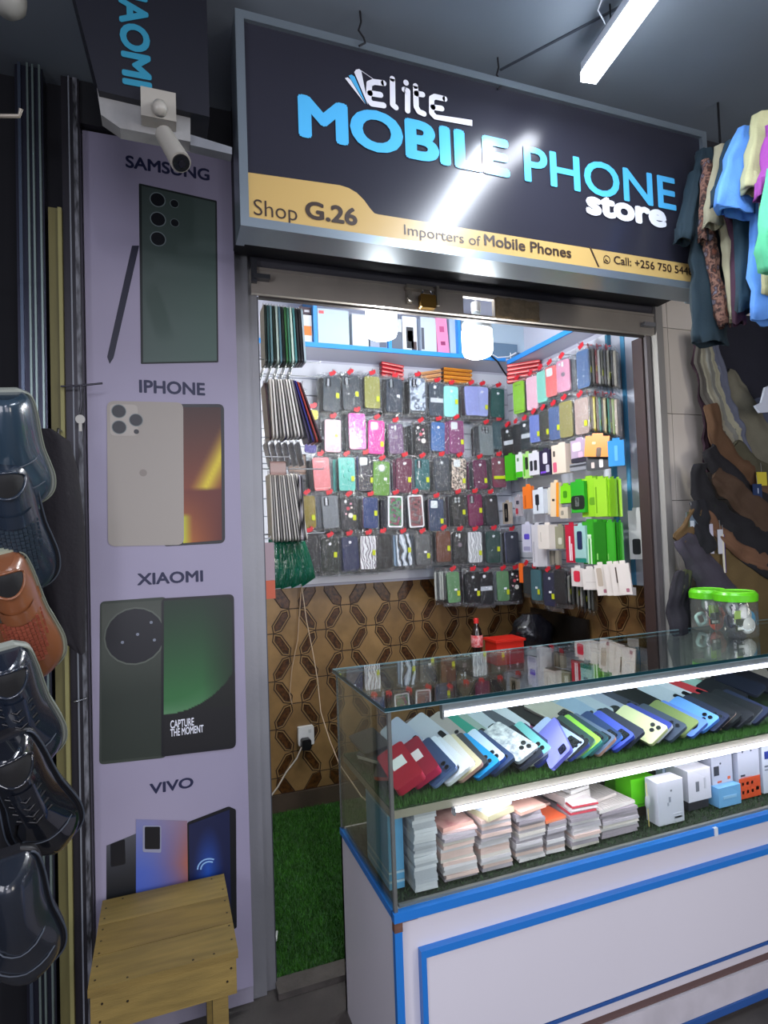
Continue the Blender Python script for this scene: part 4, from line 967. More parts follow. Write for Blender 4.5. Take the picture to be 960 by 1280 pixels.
for i, (px, py, lb) in enumerate(((455, 912, 'black folded cover seen through the left glass pane'), (470, 925, 'dark grey cover with white clip in the left corner of the shelf'), (462, 940, 'dark cover with orange edge at the left end of the shelf'))):
    p = at(px, py, X=.60)
    handset(lb, (.585+.02*i, 1.78-.1*i, SHZ+.03+.012*(2-i)), ptxt_rot(radians(12), radians(30*i), 0), ('14171e', '2a2e36', '3a2a2c')[i], 'none', ('14171e', 'c9ccd2', 'b0523c')[i], name='phone_cover', cat='phone cover')

# ------------------------------------------------------------------ stacks of packs in the lower compartment
FZ = ZB+.012
PK = ['cbc3c6', 'd6cfd0', 'a69da4', 'd2c8c0', 'b0a8ae', 'd6b9b0', '9a9098']
def sleeve(label, x, y, z, w, d, t, col, rz=0, group=None, topmat=None, name='paper_sleeve'):
    r = bpy.data.objects.new(name, None)
    b = MB(); n = 5
    # slightly bulging, bent sheet with rounded lip
    def bend(u): return .0005*sin(u*3+z*50)
    P = []
    for (xx, yy) in ((-w/2, -d/2), (w/2, -d/2), (w/2, d/2), (-w/2, d/2)): P.append((xx, yy))
    V = [(xx, yy, bend(xx*20)) for xx, yy in P]+[(xx*.97, yy*.985, t+bend(xx*20)) for xx, yy in P]
    b.add(V, [(3, 2, 1, 0)], 0); b.add(V, [(4, 5, 6, 7)], 1); b.add(V, [(i, (i+1) % 4, (i+1) % 4+4, i+4) for i in range(4)], 0)
    bpy.data.objects.remove(r)
    o = b.build(name, [mat('sleeve_'+col, col, .4, noise=.10, nscale=30), topmat or mat('sleeve_'+col, col, .4, noise=.10, nscale=30)])
    o.location = (x, y, z); o.rotation_euler = (0, 0, rz)
    return tag(o, label, 'pack', group)
stacks = [  # x0,x1,y0,z top, per-sheet, words, tops
 (.585, .650, 1.452, .772, .0085, 'clear plastic pack in the tall stack right of the blue boxes'),
 (.668, .768, 1.458, .695, .0085, 'white pack in the stack with the curled peach cover'),
 (.782, .878, 1.462, .715, .009, 'white pack in the stack under the phone-picture box'),
 (.895, .985, 1.462, .705, .0085, 'white pack in the stack topped with a salmon sleeve'),
 (.998, 1.062, 1.47, .662, .009, 'white pack in the stack topped with an orange panel'),
 (1.075, 1.175, 1.462, .665, .009, 'white pack in the stack with red striped sleeves on top'),
 (1.188, 1.325, 1.475, .648, .009, 'wide white pack in the rightmost stack by the green boxes')]
SCRIB = pattern('scribbled_paper', ['d2cac4', '6b6462', 'd6d0cc', 'cfc6c0'], 'wave', 18, .5)
for k, (x0, x1, y0, zt, st, lb) in enumerate(stacks):
    z = FZ; n = 0
    while z+st < zt:
        w = (x1-x0)*random.uniform(.94, 1.0); d = .172
        jx = random.uniform(-.003, .003) + (.006*sin(n*.5+k) if k else 0); jy = random.uniform(-.004, .003)
        sleeve(lb, (x0+x1)/2+jx, y0+d/2+jy, z, w, d, st-.0004, random.choice(PK if k else ['c3c4c8', 'b2b4ba', 'cfd0d4']), random.uniform(-.03, .03)*(1 if k else .3), 'white packs stacked in the lower case, stack by the '+['blue boxes', 'peach cover', 'phone-picture box', 'salmon sleeve', 'orange panel', 'red stripes', 'green boxes'][k])
        z += st; n += 1
    stacks[k] = (x0, x1, y0, z, st, lb)
def topof(k): return stacks[k][3]+.0005
x0, x1, y0, _, _, _ = stacks[0]
sleeve('flat pack with blue band topping the tall stack in the corner', (x0+x1)/2, y0+.085, topof(0), .064, .16, .006, 'b7c4cf', 0, None, pattern('blue_band', ['8b8178', '5f8fb8', 'b8b0a8'], 'noise', 12))
x0, x1, y0, _, _, _ = stacks[1]
o = sleeve('curled peach sleeve with handwriting on the second stack', (x0+x1)/2-.005, y0+.095, topof(1)+.006, .098, .17, .010, 'cf9f92', .12, None, mat('peach_paper', 'c9a398', .5, col2='8b5a58', nscale=18))
sleeve('white and pink packet lying on the front of the second stack', (x0+x1)/2+.01, y0+.05, topof(1)-.0001, .10, .09, .006, 'e0c0bc', -.08)
x0, x1, y0, _, _, _ = stacks[2]
sleeve('cream and brown boxed pack under the phone-picture box', (x0+x1)/2, y0+.07, topof(2), .10, .15, .014, 'c8bf9c', .25, None, mat('cream_card', 'b9ae86', .5))
r = thing('phone_box', 'white carton printed with a blue phone on the third stack', 'box', ((x0+x1)/2-.005, y0+.09, topof(2)+.0148), (0, 0, .32))
b = MB(); b.box((-.05, -.085, 0), (.05, .085, .018)); b.build('carton', mat('white_carton', 'cfdbe8', .35), r)
b = MB(); b.prism([(-.012, -.05, .0181), (.046, -.022, .0181), (.046, .01, .0181), (.0, .02, .0181)], (0, 0, .0006)); b.build('printed_phone', mat('print_blue', '2f629c', .4), r)
b = MB(); b.prism([(-.048, .02, .0181), (.03, .03, .0181), (.04, .08, .0181), (-.045, .082, .0181)], (0, 0, .0006)); b.build('printed_band', mat('print_grey_blue', '86a3ba', .4), r)
b = MB(); [b.box((-.04+.012*i, -.078+.002*i, .0181), (-.033+.012*i, -.06, .0187)) for i in range(3)]; b.build('printed_marks', mat('print_purple', '5b3a66', .4), r)
x0, x1, y0, _, _, _ = stacks[3]
sleeve('large salmon sleeve on the fourth stack', (x0+x1)/2-.002, y0+.09, topof(3), .096, .18, .008, 'd8a898', .18, None, mat('salmon_paper', 'e0b0a0', .45, col2='d3a69a', nscale=6))
x0, x1, y0, _, _, _ = stacks[4]
sleeve('white and orange panel sleeve on the fifth stack', (x0+x1)/2, y0+.05, topof(4), .075, .09, .007, 'e8855c', .1, None, mat('orange_panel', 'e0623a', .45))
sleeve('dusty pink scribbled sleeve behind the orange panel', (x0+x1)/2-.01, y0+.135, topof(4)+.0085, .085, .12, .006, 'c9a79e', .15, None, mat('dusty_pink_paper', 'b9938c', .5, col2='7a5c5a', nscale=25))
x0, x1, y0, _, _, _ = stacks[5]
for i in range(3): sleeve('white sleeve edged with red stripe on the sixth stack', (x0+x1)/2+.004*i, y0+.04, topof(5)+.0085*i, .088, .07, .0065, 'cf4a58' if i % 2 == 0 else 'e6dcdc', -.05, 'red striped sleeves', mat('sleeve_e6dcdc', 'd8d0ce', .4))
sleeve('tall grey-white scribbled sleeve leaning on the sixth stack', (x0+x1)/2, y0+.13, topof(5)+.012, .11, .16, .022, 'd2ccc8', .2, None, SCRIB)
sleeve('small plain white pad on the scribbled sleeve', (x0+x1)/2+.02, y0+.1, topof(5)+.036, .08, .09, .010, 'dcd8d4', .2)
x0, x1, y0, _, _, _ = stacks[6]
sleeve('wide scribbled sleeve on the rightmost stack', (x0+x1)/2-.01, y0+.09, topof(6), .15, .17, .009, 'd6cfca', .12, None, SCRIB)
sleeve('second scribbled sleeve behind on the rightmost stack', (x0+x1)/2-.03, y0+.12, topof(6)+.0115, .12, .15, .008, 'cfc4be', .2, None, SCRIB)
# blue boxes in the corner
for i in range(3):
    z0 = FZ+(0, .012, .024)[i] if i < 2 else FZ+.03
for i, (z0, z1, lb) in enumerate(((FZ, FZ+.022, 'bottom thin light blue box in the glass case corner'), (FZ+.023, FZ+.045, 'second thin light blue box in the glass case corner'), (FZ+.046, .80-.035, 'tall light blue box in the left corner of the glass case'))):
    r = thing('blue_box', lb, 'box', (.55, 1.56, z0), (0, 0, .0), 'blue boxes')
    b = MB(); b.box((-.022, -.075, 0), (.020, .10, z1-z0-.001)); b.build('carton', mat('light_blue_carton', '5b9cc8', .35), r)
    b = MB(); b.box((-.0225, -.0755, z1-z0-.006), (.0205, .1005, z1-z0-.0005)); b.build('lid_edge', mat('pale_blue_edge', 'a8c4d8', .35), r)
r = thing('blue_tray', 'open light blue tray topping the corner boxes', 'tray', (.556, 1.57, .766))
b = MB(); b.box((-.03, -.07, 0), (.024, .08, .002)); b.box((-.03, -.07, 0), (-.028, .08, .004)); b.build('tray', mat('light_blue_carton', '5b9cc8', .35), r)

# cartons
def carton(label, x0, x1, y0, d, z0, z1, col, prints=(), top=None, rz=0, name='carton_box', group=None):
    r = thing(name, label, 'box', ((x0+x1)/2, y0, z0), (0, 0, rz), group); w = x1-x0; h = z1-z0
    b = MB(); b.box((-w/2, 0, 0), (w/2, d, h-.0015)); b.build('carton', mat('carton_'+col, col, .4), r)
    b = MB(); b.box((-w/2, 0, h-.0015), (w/2, d, h)); b.build('lid', mat('carton_'+(top or col), top or col, .4), r)
    for (u0, u1, v0, v1, c) in prints:
        b = MB(); b.box((-w/2+u0*w, -.0008, v0*h), (-w/2+u1*w, 0, v1*h)); b.build('printed_panel', mat('ink_'+c, c, .4), r)
    return r
carton('tall bright green box at the back left of the cartons', 1.385, 1.47, 1.63, .06, FZ, .70, '5fd012')
carton('bright green open box in front of the other green box', 1.358, 1.45, 1.535, .07, FZ+.03, .69, '63d41a', [(.1, .9, .05, .12, '4fae10')])
carton('dark low box under the green open box', 1.36, 1.445, 1.536, .07, FZ, FZ+.0295, '2a241c')
carton('tall white box with faint figure right of the green boxes', 1.392, 1.492, 1.462, .05, FZ, .702, 'c9c9d4', [(.42, .5, .5, .62, '8a8d99'), (.36, .42, .42, .5, '9a9da8'), (.5, .56, .74, .78, '70737c'), (.55, .95, .0, .22, 'bfc0ca'), (.62, .9, .1, .14, '9da0ab')], 'eeeef4')
carton('white box picturing a grey charger', 1.545, 1.64, 1.492, .09, FZ+.03, .70, 'cdcbd6', [(.33, .47, .3, .62, '6d6f78'), (.7, .78, .35, .7, 'b4b4be')], 'f0eef4')
carton('dark box supporting the charger picture box', 1.55, 1.635, 1.50, .08, FZ, FZ+.0295, '34343c')
carton('small flat white box on top of the tall white box', 1.535, 1.635, 1.535, .04, .7005, .724, 'd8d8de', [(.3, .7, .3, .6, '8f9298')], 'e4e4ea')
carton('pale blue printed box leaning behind the small white box', 1.535, 1.635, 1.585, .03, FZ, .742, 'b9c8dc', [(.1, .9, .4, .6, '6f8fb4')])
carton('grey printed box with orange lid', 1.655, 1.745, 1.50, .075, FZ+.062, .728, 'b3b5c4', [(.1, .35, .3, .62, '3b3d46'), (.4, .46, .66, .72, '40424b'), (.25, .45, .04, .1, 'c0563c'), (.75, .88, .1, .2, 'd0603c')], 'f0902e')
carton('light blue box under the orange lidded box', 1.652, 1.748, 1.475, .09, FZ, FZ+.0615, '6fa8d6', [(.2, .8, .4, .55, '8fbce0')])
carton('tall white and orange box right of the orange lidded box', 1.762, 1.858, 1.492, .07, FZ, .768, 'b9bbca', [(0, 1, .0, .34, 'd0502a'), (.3, .6, .88, .94, 'c84a48'), (.2, .26, .76, .8, '4b4d5a'), (.6, .66, .76, .8, '4b4d5a'), (.1, .3, .37, .4, '3c3c48'), (.12, .22, .22, .27, 'eed8cc'), (.34, .44, .22, .27, 'eed8cc'), (.56, .66, .22, .27, 'eed8cc'), (.12, .22, .08, .13, 'eed8cc'), (.34, .44, .08, .13, 'eed8cc'), (.56, .66, .08, .13, 'eed8cc'), (.78, .92, .1, .16, 'eed8cc'), (.1, .6, .35, .355, 'c84a48')], 'f4f2fa')
carton('white box with a navy square mark at the right edge', 1.872, 1.97, 1.492, .07, FZ, .728, 'c4c8d6', [(.12, .38, .72, .88, '2a3a86'), (.1, .7, .55, .58, '5a6072'), (.1, .6, .48, .5, '5a6072')], 'e6eaf0')
carton('flat white box with a red flower print on the navy marked box', 1.85, 1.95, 1.56, .06, .7295, .752, 'dde0e6', [(.3, .7, .2, .9, 'c83038')], 'c8383c')
r = thing('whisk_tool', 'thin yellow stick with grey tassel standing before the green boxes', 'tool', (1.366, 1.475, FZ))
b = MB(); b.cyl((0, 0, 0), (-.004, .0, .13), .0016, 6); b.build('stick', mat('yellow_stick', 'c2b26a', .5), r)
b = MB(); b.lathe((0, .002, .05), [(.002, 0), (.008, .012), (.007, .035), (.002, .05)], 10); b.build('tassel', mat('grey_tassel', 'a5a8a8', .5), r)

# ------------------------------------------------------------------ jars on the counter
JG = clear('jar_plastic', 'f0f5f0', .03, .06, bump=.15, bscale=12, milk=.04)
def jar(label, cx, cy, R, h, items):
    r = thing('plastic_jar', label, 'jar', (cx, cy, ZT+.0008))
    b = MB(); V = [(R*.96, 0), (R, .006), (R, h-.04), (R*.95, h-.03)]
    rings = [[Vector((q*cos(2*pi*k/28), q*sin(2*pi*k/28), z)) for k in range(28)] for q, z in V]; b.rings(rings, 0, cap=False); b.build('body', JG, r)
    G = mat('lime_lid', '62c81e', .3)
    b = MB(); b.cyl((0, 0, h-.032), (0, 0, h-.008), R*1.03, 32, r2=R*1.05); b.cyl((0, 0, h-.008), (0, 0, h), R*1.04, 32, r2=R*.97); b.build('lid', G, r)
    b = MB(); b.tube([(R*.9*cos(2*pi*k/28), R*.9*sin(2*pi*k/28), h+.001) for k in range(29)], .003, 6); b.build('lid_rim', mat('lime_lid_rim', '7ddc38', .3), r)
    for (k, x, y, z, c, lb) in items:
        q = thing('earphone_pack' if k == 'd' else 'cable_coil' if k == 'c' else 'label_card', lb, 'accessory', (cx+x, cy+y, ZT+.0008+z))
        b = MB()
        if k == 'd': b.lathe((0, 0, 0), [(.001, -.01), (.028, -.009), (.033, 0), (.028, .009), (.001, .01)], 18)
        elif k == 'c': b.tube([(.024*cos(a), .004*sin(a*3), .024*sin(a)) for a in [2*pi*i/20 for i in range(41)]], .007, 6)
        else: b.box((-.024, -.001, -.022), (.024, .001, .022))
        if k == 'd': b.v = [(v[0], v[2], v[1]) for v in b.v]
        o = b.build('piece', mat('jar_item_'+c, c, .35), q)
        if k == 's':
            b = MB(); b.box((-.016, -.0016, -.018), (.016, -.001, -.008)); b.build('printed_strip', mat('ink_white', 'e6e6e0', .4), q)
jc = at(925, 797, Z=ZT); 
jar('front clear jar with lime lid, full of coiled cables', jc.x+.035, jc.y+.04, .072, .162, [
 ('s', -.03, -.038, .075, '9cbc3c', 'green and yellow card in the front jar'), ('s', -.028, -.04, .045, '2a3412', 'dark label card low in the front jar'),
 ('d', .012, -.036, .04, 'd8d4d2', 'white round pod in the middle of the front jar'), ('d', .004, -.03, .078, 'c9c6c6', 'white round pod high in the front jar'),
 ('d', .045, -.012, .06, '3f9fd0', 'sky blue pod at the right of the front jar'), ('c', .02, .01, .10, '20263c', 'dark blue coil at the top of the front jar'),
 ('c', -.015, .0, .10, 'b8bcc4', 'pale coil at the top of the front jar'), ('c', .01, .03, .05, '2b3040', 'dark coil at the back of the front jar')])
jc2 = at(888, 789, Z=ZT)
jar('rear clear jar with lime lid, holding coral pods', jc2.x+.03, jc2.y+.03, .066, .158, [
 ('s', -.02, -.042, .08, '98c02c', 'lime card in the rear jar'), ('s', -.018, -.043, .05, '20280f', 'black card with white frame in the rear jar'),
 ('d', .0, -.034, .032, 'e0604c', 'coral pod at the bottom of the rear jar'), ('c', .03, -.02, .06, 'd8695a', 'coral strap in the rear jar'),
 ('d', .02, .02, .10, '9fb0a4', 'grey green pod high in the rear jar'), ('c', -.02, .02, .04, 'a8c4c0', 'pale green coil in the rear jar')])

# ================================================================== INSIDE THE SHOP
# upper shelves
SW = mat('shelf_white', 'c2c3d6', .4)
SZ = 2.493
r = thing('wall_shelf', 'white shelf with bright blue front edge high on the back wall', 'shelf', (1.1, 3.05, SZ)); o_ = r.location
BL2 = mat('bright_blue_edge', '2f8de0', .35)
b = MB(); b.box((.45, 3.06, SZ-.008), (2.09, 3.30, SZ+.008)); b.build('board', SW, r, o_)
b = MB(); b.box((.45, 3.048, SZ-.012), (1.93, 3.06, SZ+.012)); b.build('edge_strip', BL2, r, o_)
for px in (394.5, 487, 574):
    x = at(px, 410, Y=3.05).x; b = MB(); b.box((x-.010, 3.05, SZ+.0121), (x+.010, 3.29, 2.90)); b.build('divider', BL2, r, o_)
r = thing('wall_shelf', 'white shelf with blue edge high on the right wall', 'shelf', (1.94, 2.6, SZ)); o_ = r.location
b = MB(); b.box((1.945, 2.2, SZ-.03), (2.09, 3.045, SZ-.012)); b.build('board', SW, r, o_)
b = MB(); b.box((1.933, 2.2, SZ-.034), (1.944, 3.045, SZ-.008)); b.build('edge_strip', BL2, r, o_)
def sbox(label, px0, px1, py0, py1, y0, d, col, prints=(), rz=0, name='carton_box', top=None, base=None):
    a = at(px0, py1, Y=y0); c = at(px1, py1, Y=y0); t_ = at(px0, py0, Y=y0)
    z0 = base or SZ+.0085
    return carton(label, a.x, c.x, y0, d, z0, t_.z, col, prints, top, rz, name)
sbox('white box with orange square left of the first blue divider', 377, 390.5, 393, 429, 3.075, .1, 'cfd2d8', [(.25, .95, .3, .62, 'e07a30')])
sbox('maroon and black box on top of the orange square box', 374, 390, 383, 392, 3.09, .08, '3a2030', [(.4, .8, .3, .6, 'c8c8d0')], base=at(380, 393, Y=3.09).z+.002)
sbox('large pale grey box with small red mark beside the blue divider', 398, 437, 385, 430, 3.075, .12, 'b4c4d0', [(.04, .2, .86, .94, 'd05a60')])
sbox('white phone box left of the first bulb', 441, 461, 392, 433, 3.075, .12, 'c9d0dc')
sbox('low grey box with silver side under the first bulb', 463, 484, 418, 436, 3.07, .1, '8f97ab', [(.55, .95, .1, .5, '5a6070')], base=SZ+.013)
sbox('dark grey box right of the first bulb', 490, 503, 398, 437, 3.08, .12, '5d6676', [(.0, 1, .6, 1, 'c0c8d4')])
sbox('white box picturing a phone with orange screen', 504, 522, 395, 438, 3.075, .12, 'd4dae6', [(.25, .75, .1, .7, '22252e'), (.35, .7, .3, .6, 'd07a48'), (.6, .95, .0, .3, '4a3a3c')])
sbox('pale box with a dark ring print', 527, 546, 396, 438, 3.075, .12, 'bcc8da', [(.02, .2, .1, .7, '4a5060')])
r_ = sbox('pink box with small pictures leaning on the shelf', 548, 562, 396, 440, 3.075, .05, 'ec88b4', [(.3, .7, .6, .75, 'b84a80'), (.3, .7, .25, .35, '8a3060')]); r_.rotation_euler.y = -.06
sbox('pale blue box left of the third blue divider', 563, 571, 397, 440, 3.08, .1, 'a8bcd8')
sbox('pale box half hidden behind the second bulb', 578, 612, 400, 441, 3.075, .12, '98a6b4')
sbox('large silver box right of the second bulb', 615, 655, 402, 426, 3.10, .12, 'a9bccc', base=SZ+.064)
sbox('flat blue grey box right of the second bulb', 614, 647, 428, 441, 3.07, .2, '5f7890', base=SZ+.013)
sbox('olive box in the corner of the upper shelf', 660, 668, 404, 434, 3.10, .1, '5a6450', base=SZ+.0085)
sbox('dark olive box in the corner of the upper shelf', 669, 679, 406, 434, 3.10, .1, '7a7c5a', base=SZ+.0085)
# bulbs
def bulb(label, px, py0, py1, Y, pw):
    a = at(px, py0, Y=Y); c = at(px, py1, Y=Y); R = pw/2*((a-CAMP).dot(_w))/FPX; H = a.z-c.z
    r = thing('led_bulb', label, 'lamp', (a.x, Y, a.z+.12))
    o = r.location
    b = MB(); b.lathe((a.x, Y, c.z), [(.001, 0), (R*.6, .002), (R*.88, .010), (R, .03), (R, H)], 24); b.build('diffuser', mat('bulb_glow', 'ffffff', .4, emit=14, ecol='f4f8ff'), r, o)
    b = MB(); b.lathe((a.x, Y, a.z), [(R*.97, 0), (R*.98, .03), (R*.7, .05), (.018, .06), (.016, .085), (.001, .085)], 24); b.build('housing', mat('bulb_white', 'c9d4dc', .35), r, o)
    b = MB(); b.cyl((a.x, Y, a.z+.08), (a.x, Y, a.z+.12), .02, 14); b.cyl((a.x, Y, a.z+.12), (a.x, Y, 2.95), .004, 6); b.build('holder', mat('holder_white', 'dddddd', .4), r, o)
    l = bpy.data.lights.new('bulb_light', 'POINT'); l.energy = 19; l.color = (.95, .98, 1); l.shadow_soft_size = .05
    lo = bpy.data.objects.new('bulb_light', l); COL.objects.link(lo); lo.location = (a.x, Y-.02, c.z-.06)
bulb('glowing bulb hanging at the left above the dark cases', 476.5, 389, 424, 2.2, 39)
bulb('glowing bulb hanging at the right below the shutter cut-out', 596, 414, 447, 2.2, 38)
r = thing('strip_lamp', 'short bright strip lamp at the top of the right wall', 'lamp', (2.02, 2.55, 2.46)); o_ = r.location
b = MB(); p = at(717, 425, Y=2.62); q = at(744, 421, Y=2.62); b.box((p.x, 2.60, q.z-.012), (q.x, 2.64, q.z+.012)); b.build('diffuser', mat('strip_glow', 'ffffff', .4, emit=7, ecol='f0f6ff'), r, o_)
b = MB(); b.box((p.x, 2.60, q.z+.0125), (q.x, 2.65, q.z+.022)); b.build('housing', SIL, r, o_)

# --- hanging packs
RED = mat('red_hang_tab', 'c0202e', .4); YEL = mat('yellow_price_sticker', 'bcc61e', .5); WHS = mat('white_sticker', 'e2e4ea', .5)
POUCH = clear('clear_pouch', 'f6f7f8', .0, .09, bump=.8, bscale=26, milk=.008)
POUCHD = clear('clear_pouch_edge', 'eceef0', .03, .16, bump=1.0, bscale=30, milk=.02)
def pouch_mb(w, h, top, seed, y0=.0075):
    b = MB(); rnd = random.Random(seed); nx, nz = 5, 7
    for sy in (-1, 1):
        V = []
        for j in range(nz+1):
            for i in range(nx+1):
                u, v = i/nx, j/nz; edge = min(u, 1-u, v, 1-v)
                th = (y0*min(1, edge*5+.1))+(rnd.uniform(-.0025, .0035) if 0 < edge else 0)
                V.append(((u-.5)*w*(1+rnd.uniform(-.02, .02)), sy*th, top-v*h))
        b.add(V, [(j*(nx+1)+i, j*(nx+1)+i+1, (j+1)*(nx+1)+i+1, (j+1)*(nx+1)+i) for j in range(nz) for i in range(nx)], 0, True)
    return b
CASEN = 0
def case_pack(label, loc, rz, w, h, col, style='cam3', pat=None, frame=None, tab=True, sticker='y', tilt=0, group=None, name='phone_case_pack', detail=True, pouchm=None, tabcol=None):
    """a phone case in a clear pouch; origin at the hook hole, front faces local -y"""
    global CASEN; CASEN += 1
    r = thing(name, label, 'phone case', loc, (0, tilt, rz), group)
    fm = mat('case_rim_'+(frame or col), frame or col, .35); cm = pat or (fm if style == 'window' else mat('case_'+col, col, .45))
    top = -.028; cz = top-h/2
    b = MB(); b.rrect(0, cz, w, h, .012, -.005, .005, 0, 1, n=3); c = b.build('phone_case', [fm, cm], r)
    if detail:
        DKL = mat('case_camera_dark', '1a1c22', .25)
        def plate(cx, cz_, pw, ph, m, lens=()):
            b = MB(); b.rrect(cx, cz_, pw, ph, min(.007, pw*.3), -.0064, -.005, n=3); q = b.build('camera_frame', m, c)
            for lx, lz, R1 in lens: b = MB(); b.cyl((lx, -.0064, lz), (lx, -.0076, lz), R1, 10, 0); b.build('lens_ring', mat('case_ring', 'aab0b8', .3, .6), c)
        zt = top
        if style == 'cam3': plate(-w*.22, zt-.030, .028, .046, DKL, [(-w*.22, zt-.016, .007), (-w*.22, zt-.030, .007), (-w*.22, zt-.044, .007)])
        elif style == 'cam4': plate(-w*.08, zt-.028, .046, .038, DKL, [(-w*.20, zt-.019, .008), (w*.04, zt-.019, .008), (-w*.20, zt-.037, .008), (w*.04, zt-.037, .008)])
        elif style == 'hole': plate(-w*.14, zt-.030, .042, .042, mat('case_hole', 'cfd6d8', .4))
        elif style == 'round':
            b = MB(); b.cyl((0, -.0045, zt-.036), (0, -.0066, zt-.036), .023, 20); b.build('camera_ring', mat('case_ring_green', '8a9a8c', .3, .4), c)
            b = MB(); b.cyl((0, -.0066, zt-.036), (0, -.0074, zt-.036), .017, 20); b.build('camera_window', mat('case_hole', 'cfd6d8', .4), c)
        elif style == 'dot': b = MB(); b.cyl((w*.02, -.005, zt-.030), (w*.02, -.0062, zt-.030), .008, 12); b.build('camera_hole', mat('case_white_dot', 'dfe2e8', .4), c)
        elif style == 'bear':
            plate(-w*.12, zt-.030, .044, .040, mat('case_hole', 'cfd6d8', .4))
            for dx, dz, R1, cc in ((-.01, -.118, .017, 'efe6e6'), (-.022, -.103, .006, 'efe6e6'), (.002, -.103, .006, 'efe6e6'), (-.015, -.116, .0025, '1a1a1a'), (-.005, -.116, .0025, '1a1a1a'), (.020, -.085, .009, 'dcc24a')):
                b = MB(); b.cyl((dx, -.005, zt+dz), (dx, -.0066-R1*.02, zt+dz), R1, 14); b.build('raised_charm', mat('charm_'+cc, cc, .4), c)
        elif style == 'charms':
            for dx, dz, R1, cc in ((-.018, -.022, .008, 'e8e8ea'), (.012, -.034, .006, 'd890a8'), (-.004, -.06, .010, 'c84a5a'), (.016, -.055, .006, 'e8d8d0'), (.01, -.098, .014, 'e9e4dc'), (-.016, -.09, .006, 'd8b0b8')):
                b = MB(); b.cyl((dx, -.005, zt+dz), (dx, -.0066, zt+dz), R1, 12); b.build('raised_charm', mat('charm_'+cc, cc, .4), c)
        elif style == 'bears':
            for dx, dz in ((.01, -.03), (-.018, -.055), (.016, -.07), (-.012, -.1), (.014, -.12)):
                b = MB(); b.cyl((dx, -.005, zt+dz), (dx, -.009, zt+dz), .009, 12); b.cyl((dx-.007, -.005, zt+dz+.008), (dx-.007, -.008, zt+dz+.008), .0035, 8); b.cyl((dx+.007, -.005, zt+dz+.008), (dx+.007, -.008, zt+dz+.008), .0035, 8); b.build('raised_charm', mat('charm_mint', '4fb0a0', .4), c)
        elif style == 'book': b = MB(); b.box((-w*.30, -.0062, zt-.022), (w*.25, -.005, zt-.019)); b.box((-w*.45, -.0062, zt-h+.012), (w*.45, -.005, zt-h+.014)); b.build('seam_line', mat('seam_'+col, 'e0c8c0' if col > 'a' else '1a1a1a', .5), c)
        elif style == 'label': 
            plate(-w*.12, zt-.020, .018, .018, mat('case_white_dot', 'dfe2e8', .4)); b = MB(); b.box((-w*.42, -.0068, cz-.015), (w*.44, -.005, cz+.010)); b.build('bar_label', mat('barcode_label', 'c3cad2', .5), c)
        elif style == 'window':
            b = MB(); b.rrect(0, cz, w-.016, h-.016, .008, -.0058, -.005, n=3); q = b.build('inner_picture', pattern('party_'+col, ['2b2e3a', '7a6a78', '2f8a48', '3a3a4a', 'a04a58', '2a3a90'] if len(col) and col[0] == '3' else ['2b2a30', '8a4a50', '4a4048', '9a8a90'], 'noise', 30) if col != 'dark' else MATS.get('x') or mat('w', '333'), c)
        elif style == 'bow': 
            for dx, dz, R1, cc in ((-.02, -.020, .007, 'd6dce4'), (.0, -.075, .012, '8a7c88')): b = MB(); b.cyl((dx, -.005, zt+dz), (dx, -.0064, zt+dz), R1, 14); b.build('ring_holder', mat('charm_'+cc, cc, .3, .4), c)
            plate(-w*.02, zt-.022, .012, .026, mat('case_hole', 'cfd6d8', .4))
    b = pouch_mb(w+.016, h+.045, -.004, CASEN); b.build('pouch', pouchm or POUCH, r)
    if tab:
        b = MB(); b.box((-.017, -.013, -.020), (.010, -.0115, .002), rot=Matrix.Rotation(random.uniform(-.9, .2), 3, 'Y')); b.box((-.002, -.0145, -.012), (.018, -.0132, .008), rot=Matrix.Rotation(random.uniform(-.2, .9), 3, 'Y')); b.box((-.004, -.013, -.004), (.004, .004, .001)); b.build('hang_tab', tabcol or RED, r)
    sx = w*.34
    if sticker == 'y': b = MB(); z_ = cz-random.uniform(-.005, .04); b.box((sx-.009, -.0125, z_-.014), (sx+.009, -.0118, z_+.014)); b.build('price_sticker', YEL, r)
    elif sticker == 'w': b = MB(); b.box((sx-.02, -.0125, cz-.01), (sx-.002, -.0118, cz+.004)); b.build('price_sticker', WHS, r)
    elif sticker == 'yy': b = MB(); b.box((-w*.46, -.0125, cz-.04), (w*.46, -.0118, cz-.022)); b.build('price_band', YEL, r)
    elif sticker == 'yw': b = MB(); b.box((sx-.009, -.0125, cz-.05), (sx+.009, -.0118, cz-.022)); b.build('price_sticker', YEL, r); b = MB(); b.box((sx-.026, -.0125, cz-.02), (sx-.008, -.0118, cz-.008)); b.build('white_sticker', WHS, r)
    return r
def behind(src_label, loc, rz, w, h, cols, n, step, word, y=1):
    for k in range(n):
        off = Vector((random.uniform(-.018, .018), (k+1)*step, random.uniform(-.012, .002)))
        L = Vector(loc)+Matrix.Rotation(rz, 3, 'Z') @ off
        case_pack('bagged case behind the '+word, L, rz, w+.012, h, random.choice(cols), 'none', tab=False, sticker=None, group='cases behind the '+word, detail=False, pouchm=POUCHD)
BACKC = ['17181c', '24262c', '5a5f66', '101114', '33262e', '2b2e34']  # stacked cases, kept dark to stand in for shade between packs too
MARB = pattern('marble_case', ['c9cdd0', '5c6066', 'd8dade', '70757c', 'e2e4e6'], 'wave', 14)
FLOR = pattern('floral_case', ['b8a898', '28282c', '8a7a72', 'd8c8b8', '30282c'], 'voronoi', 60)
ZEB = pattern('streaked_case', ['dfe6ee', '27557e', 'f0f2f6', '3a6a90', '14181e'], 'wave', 10)
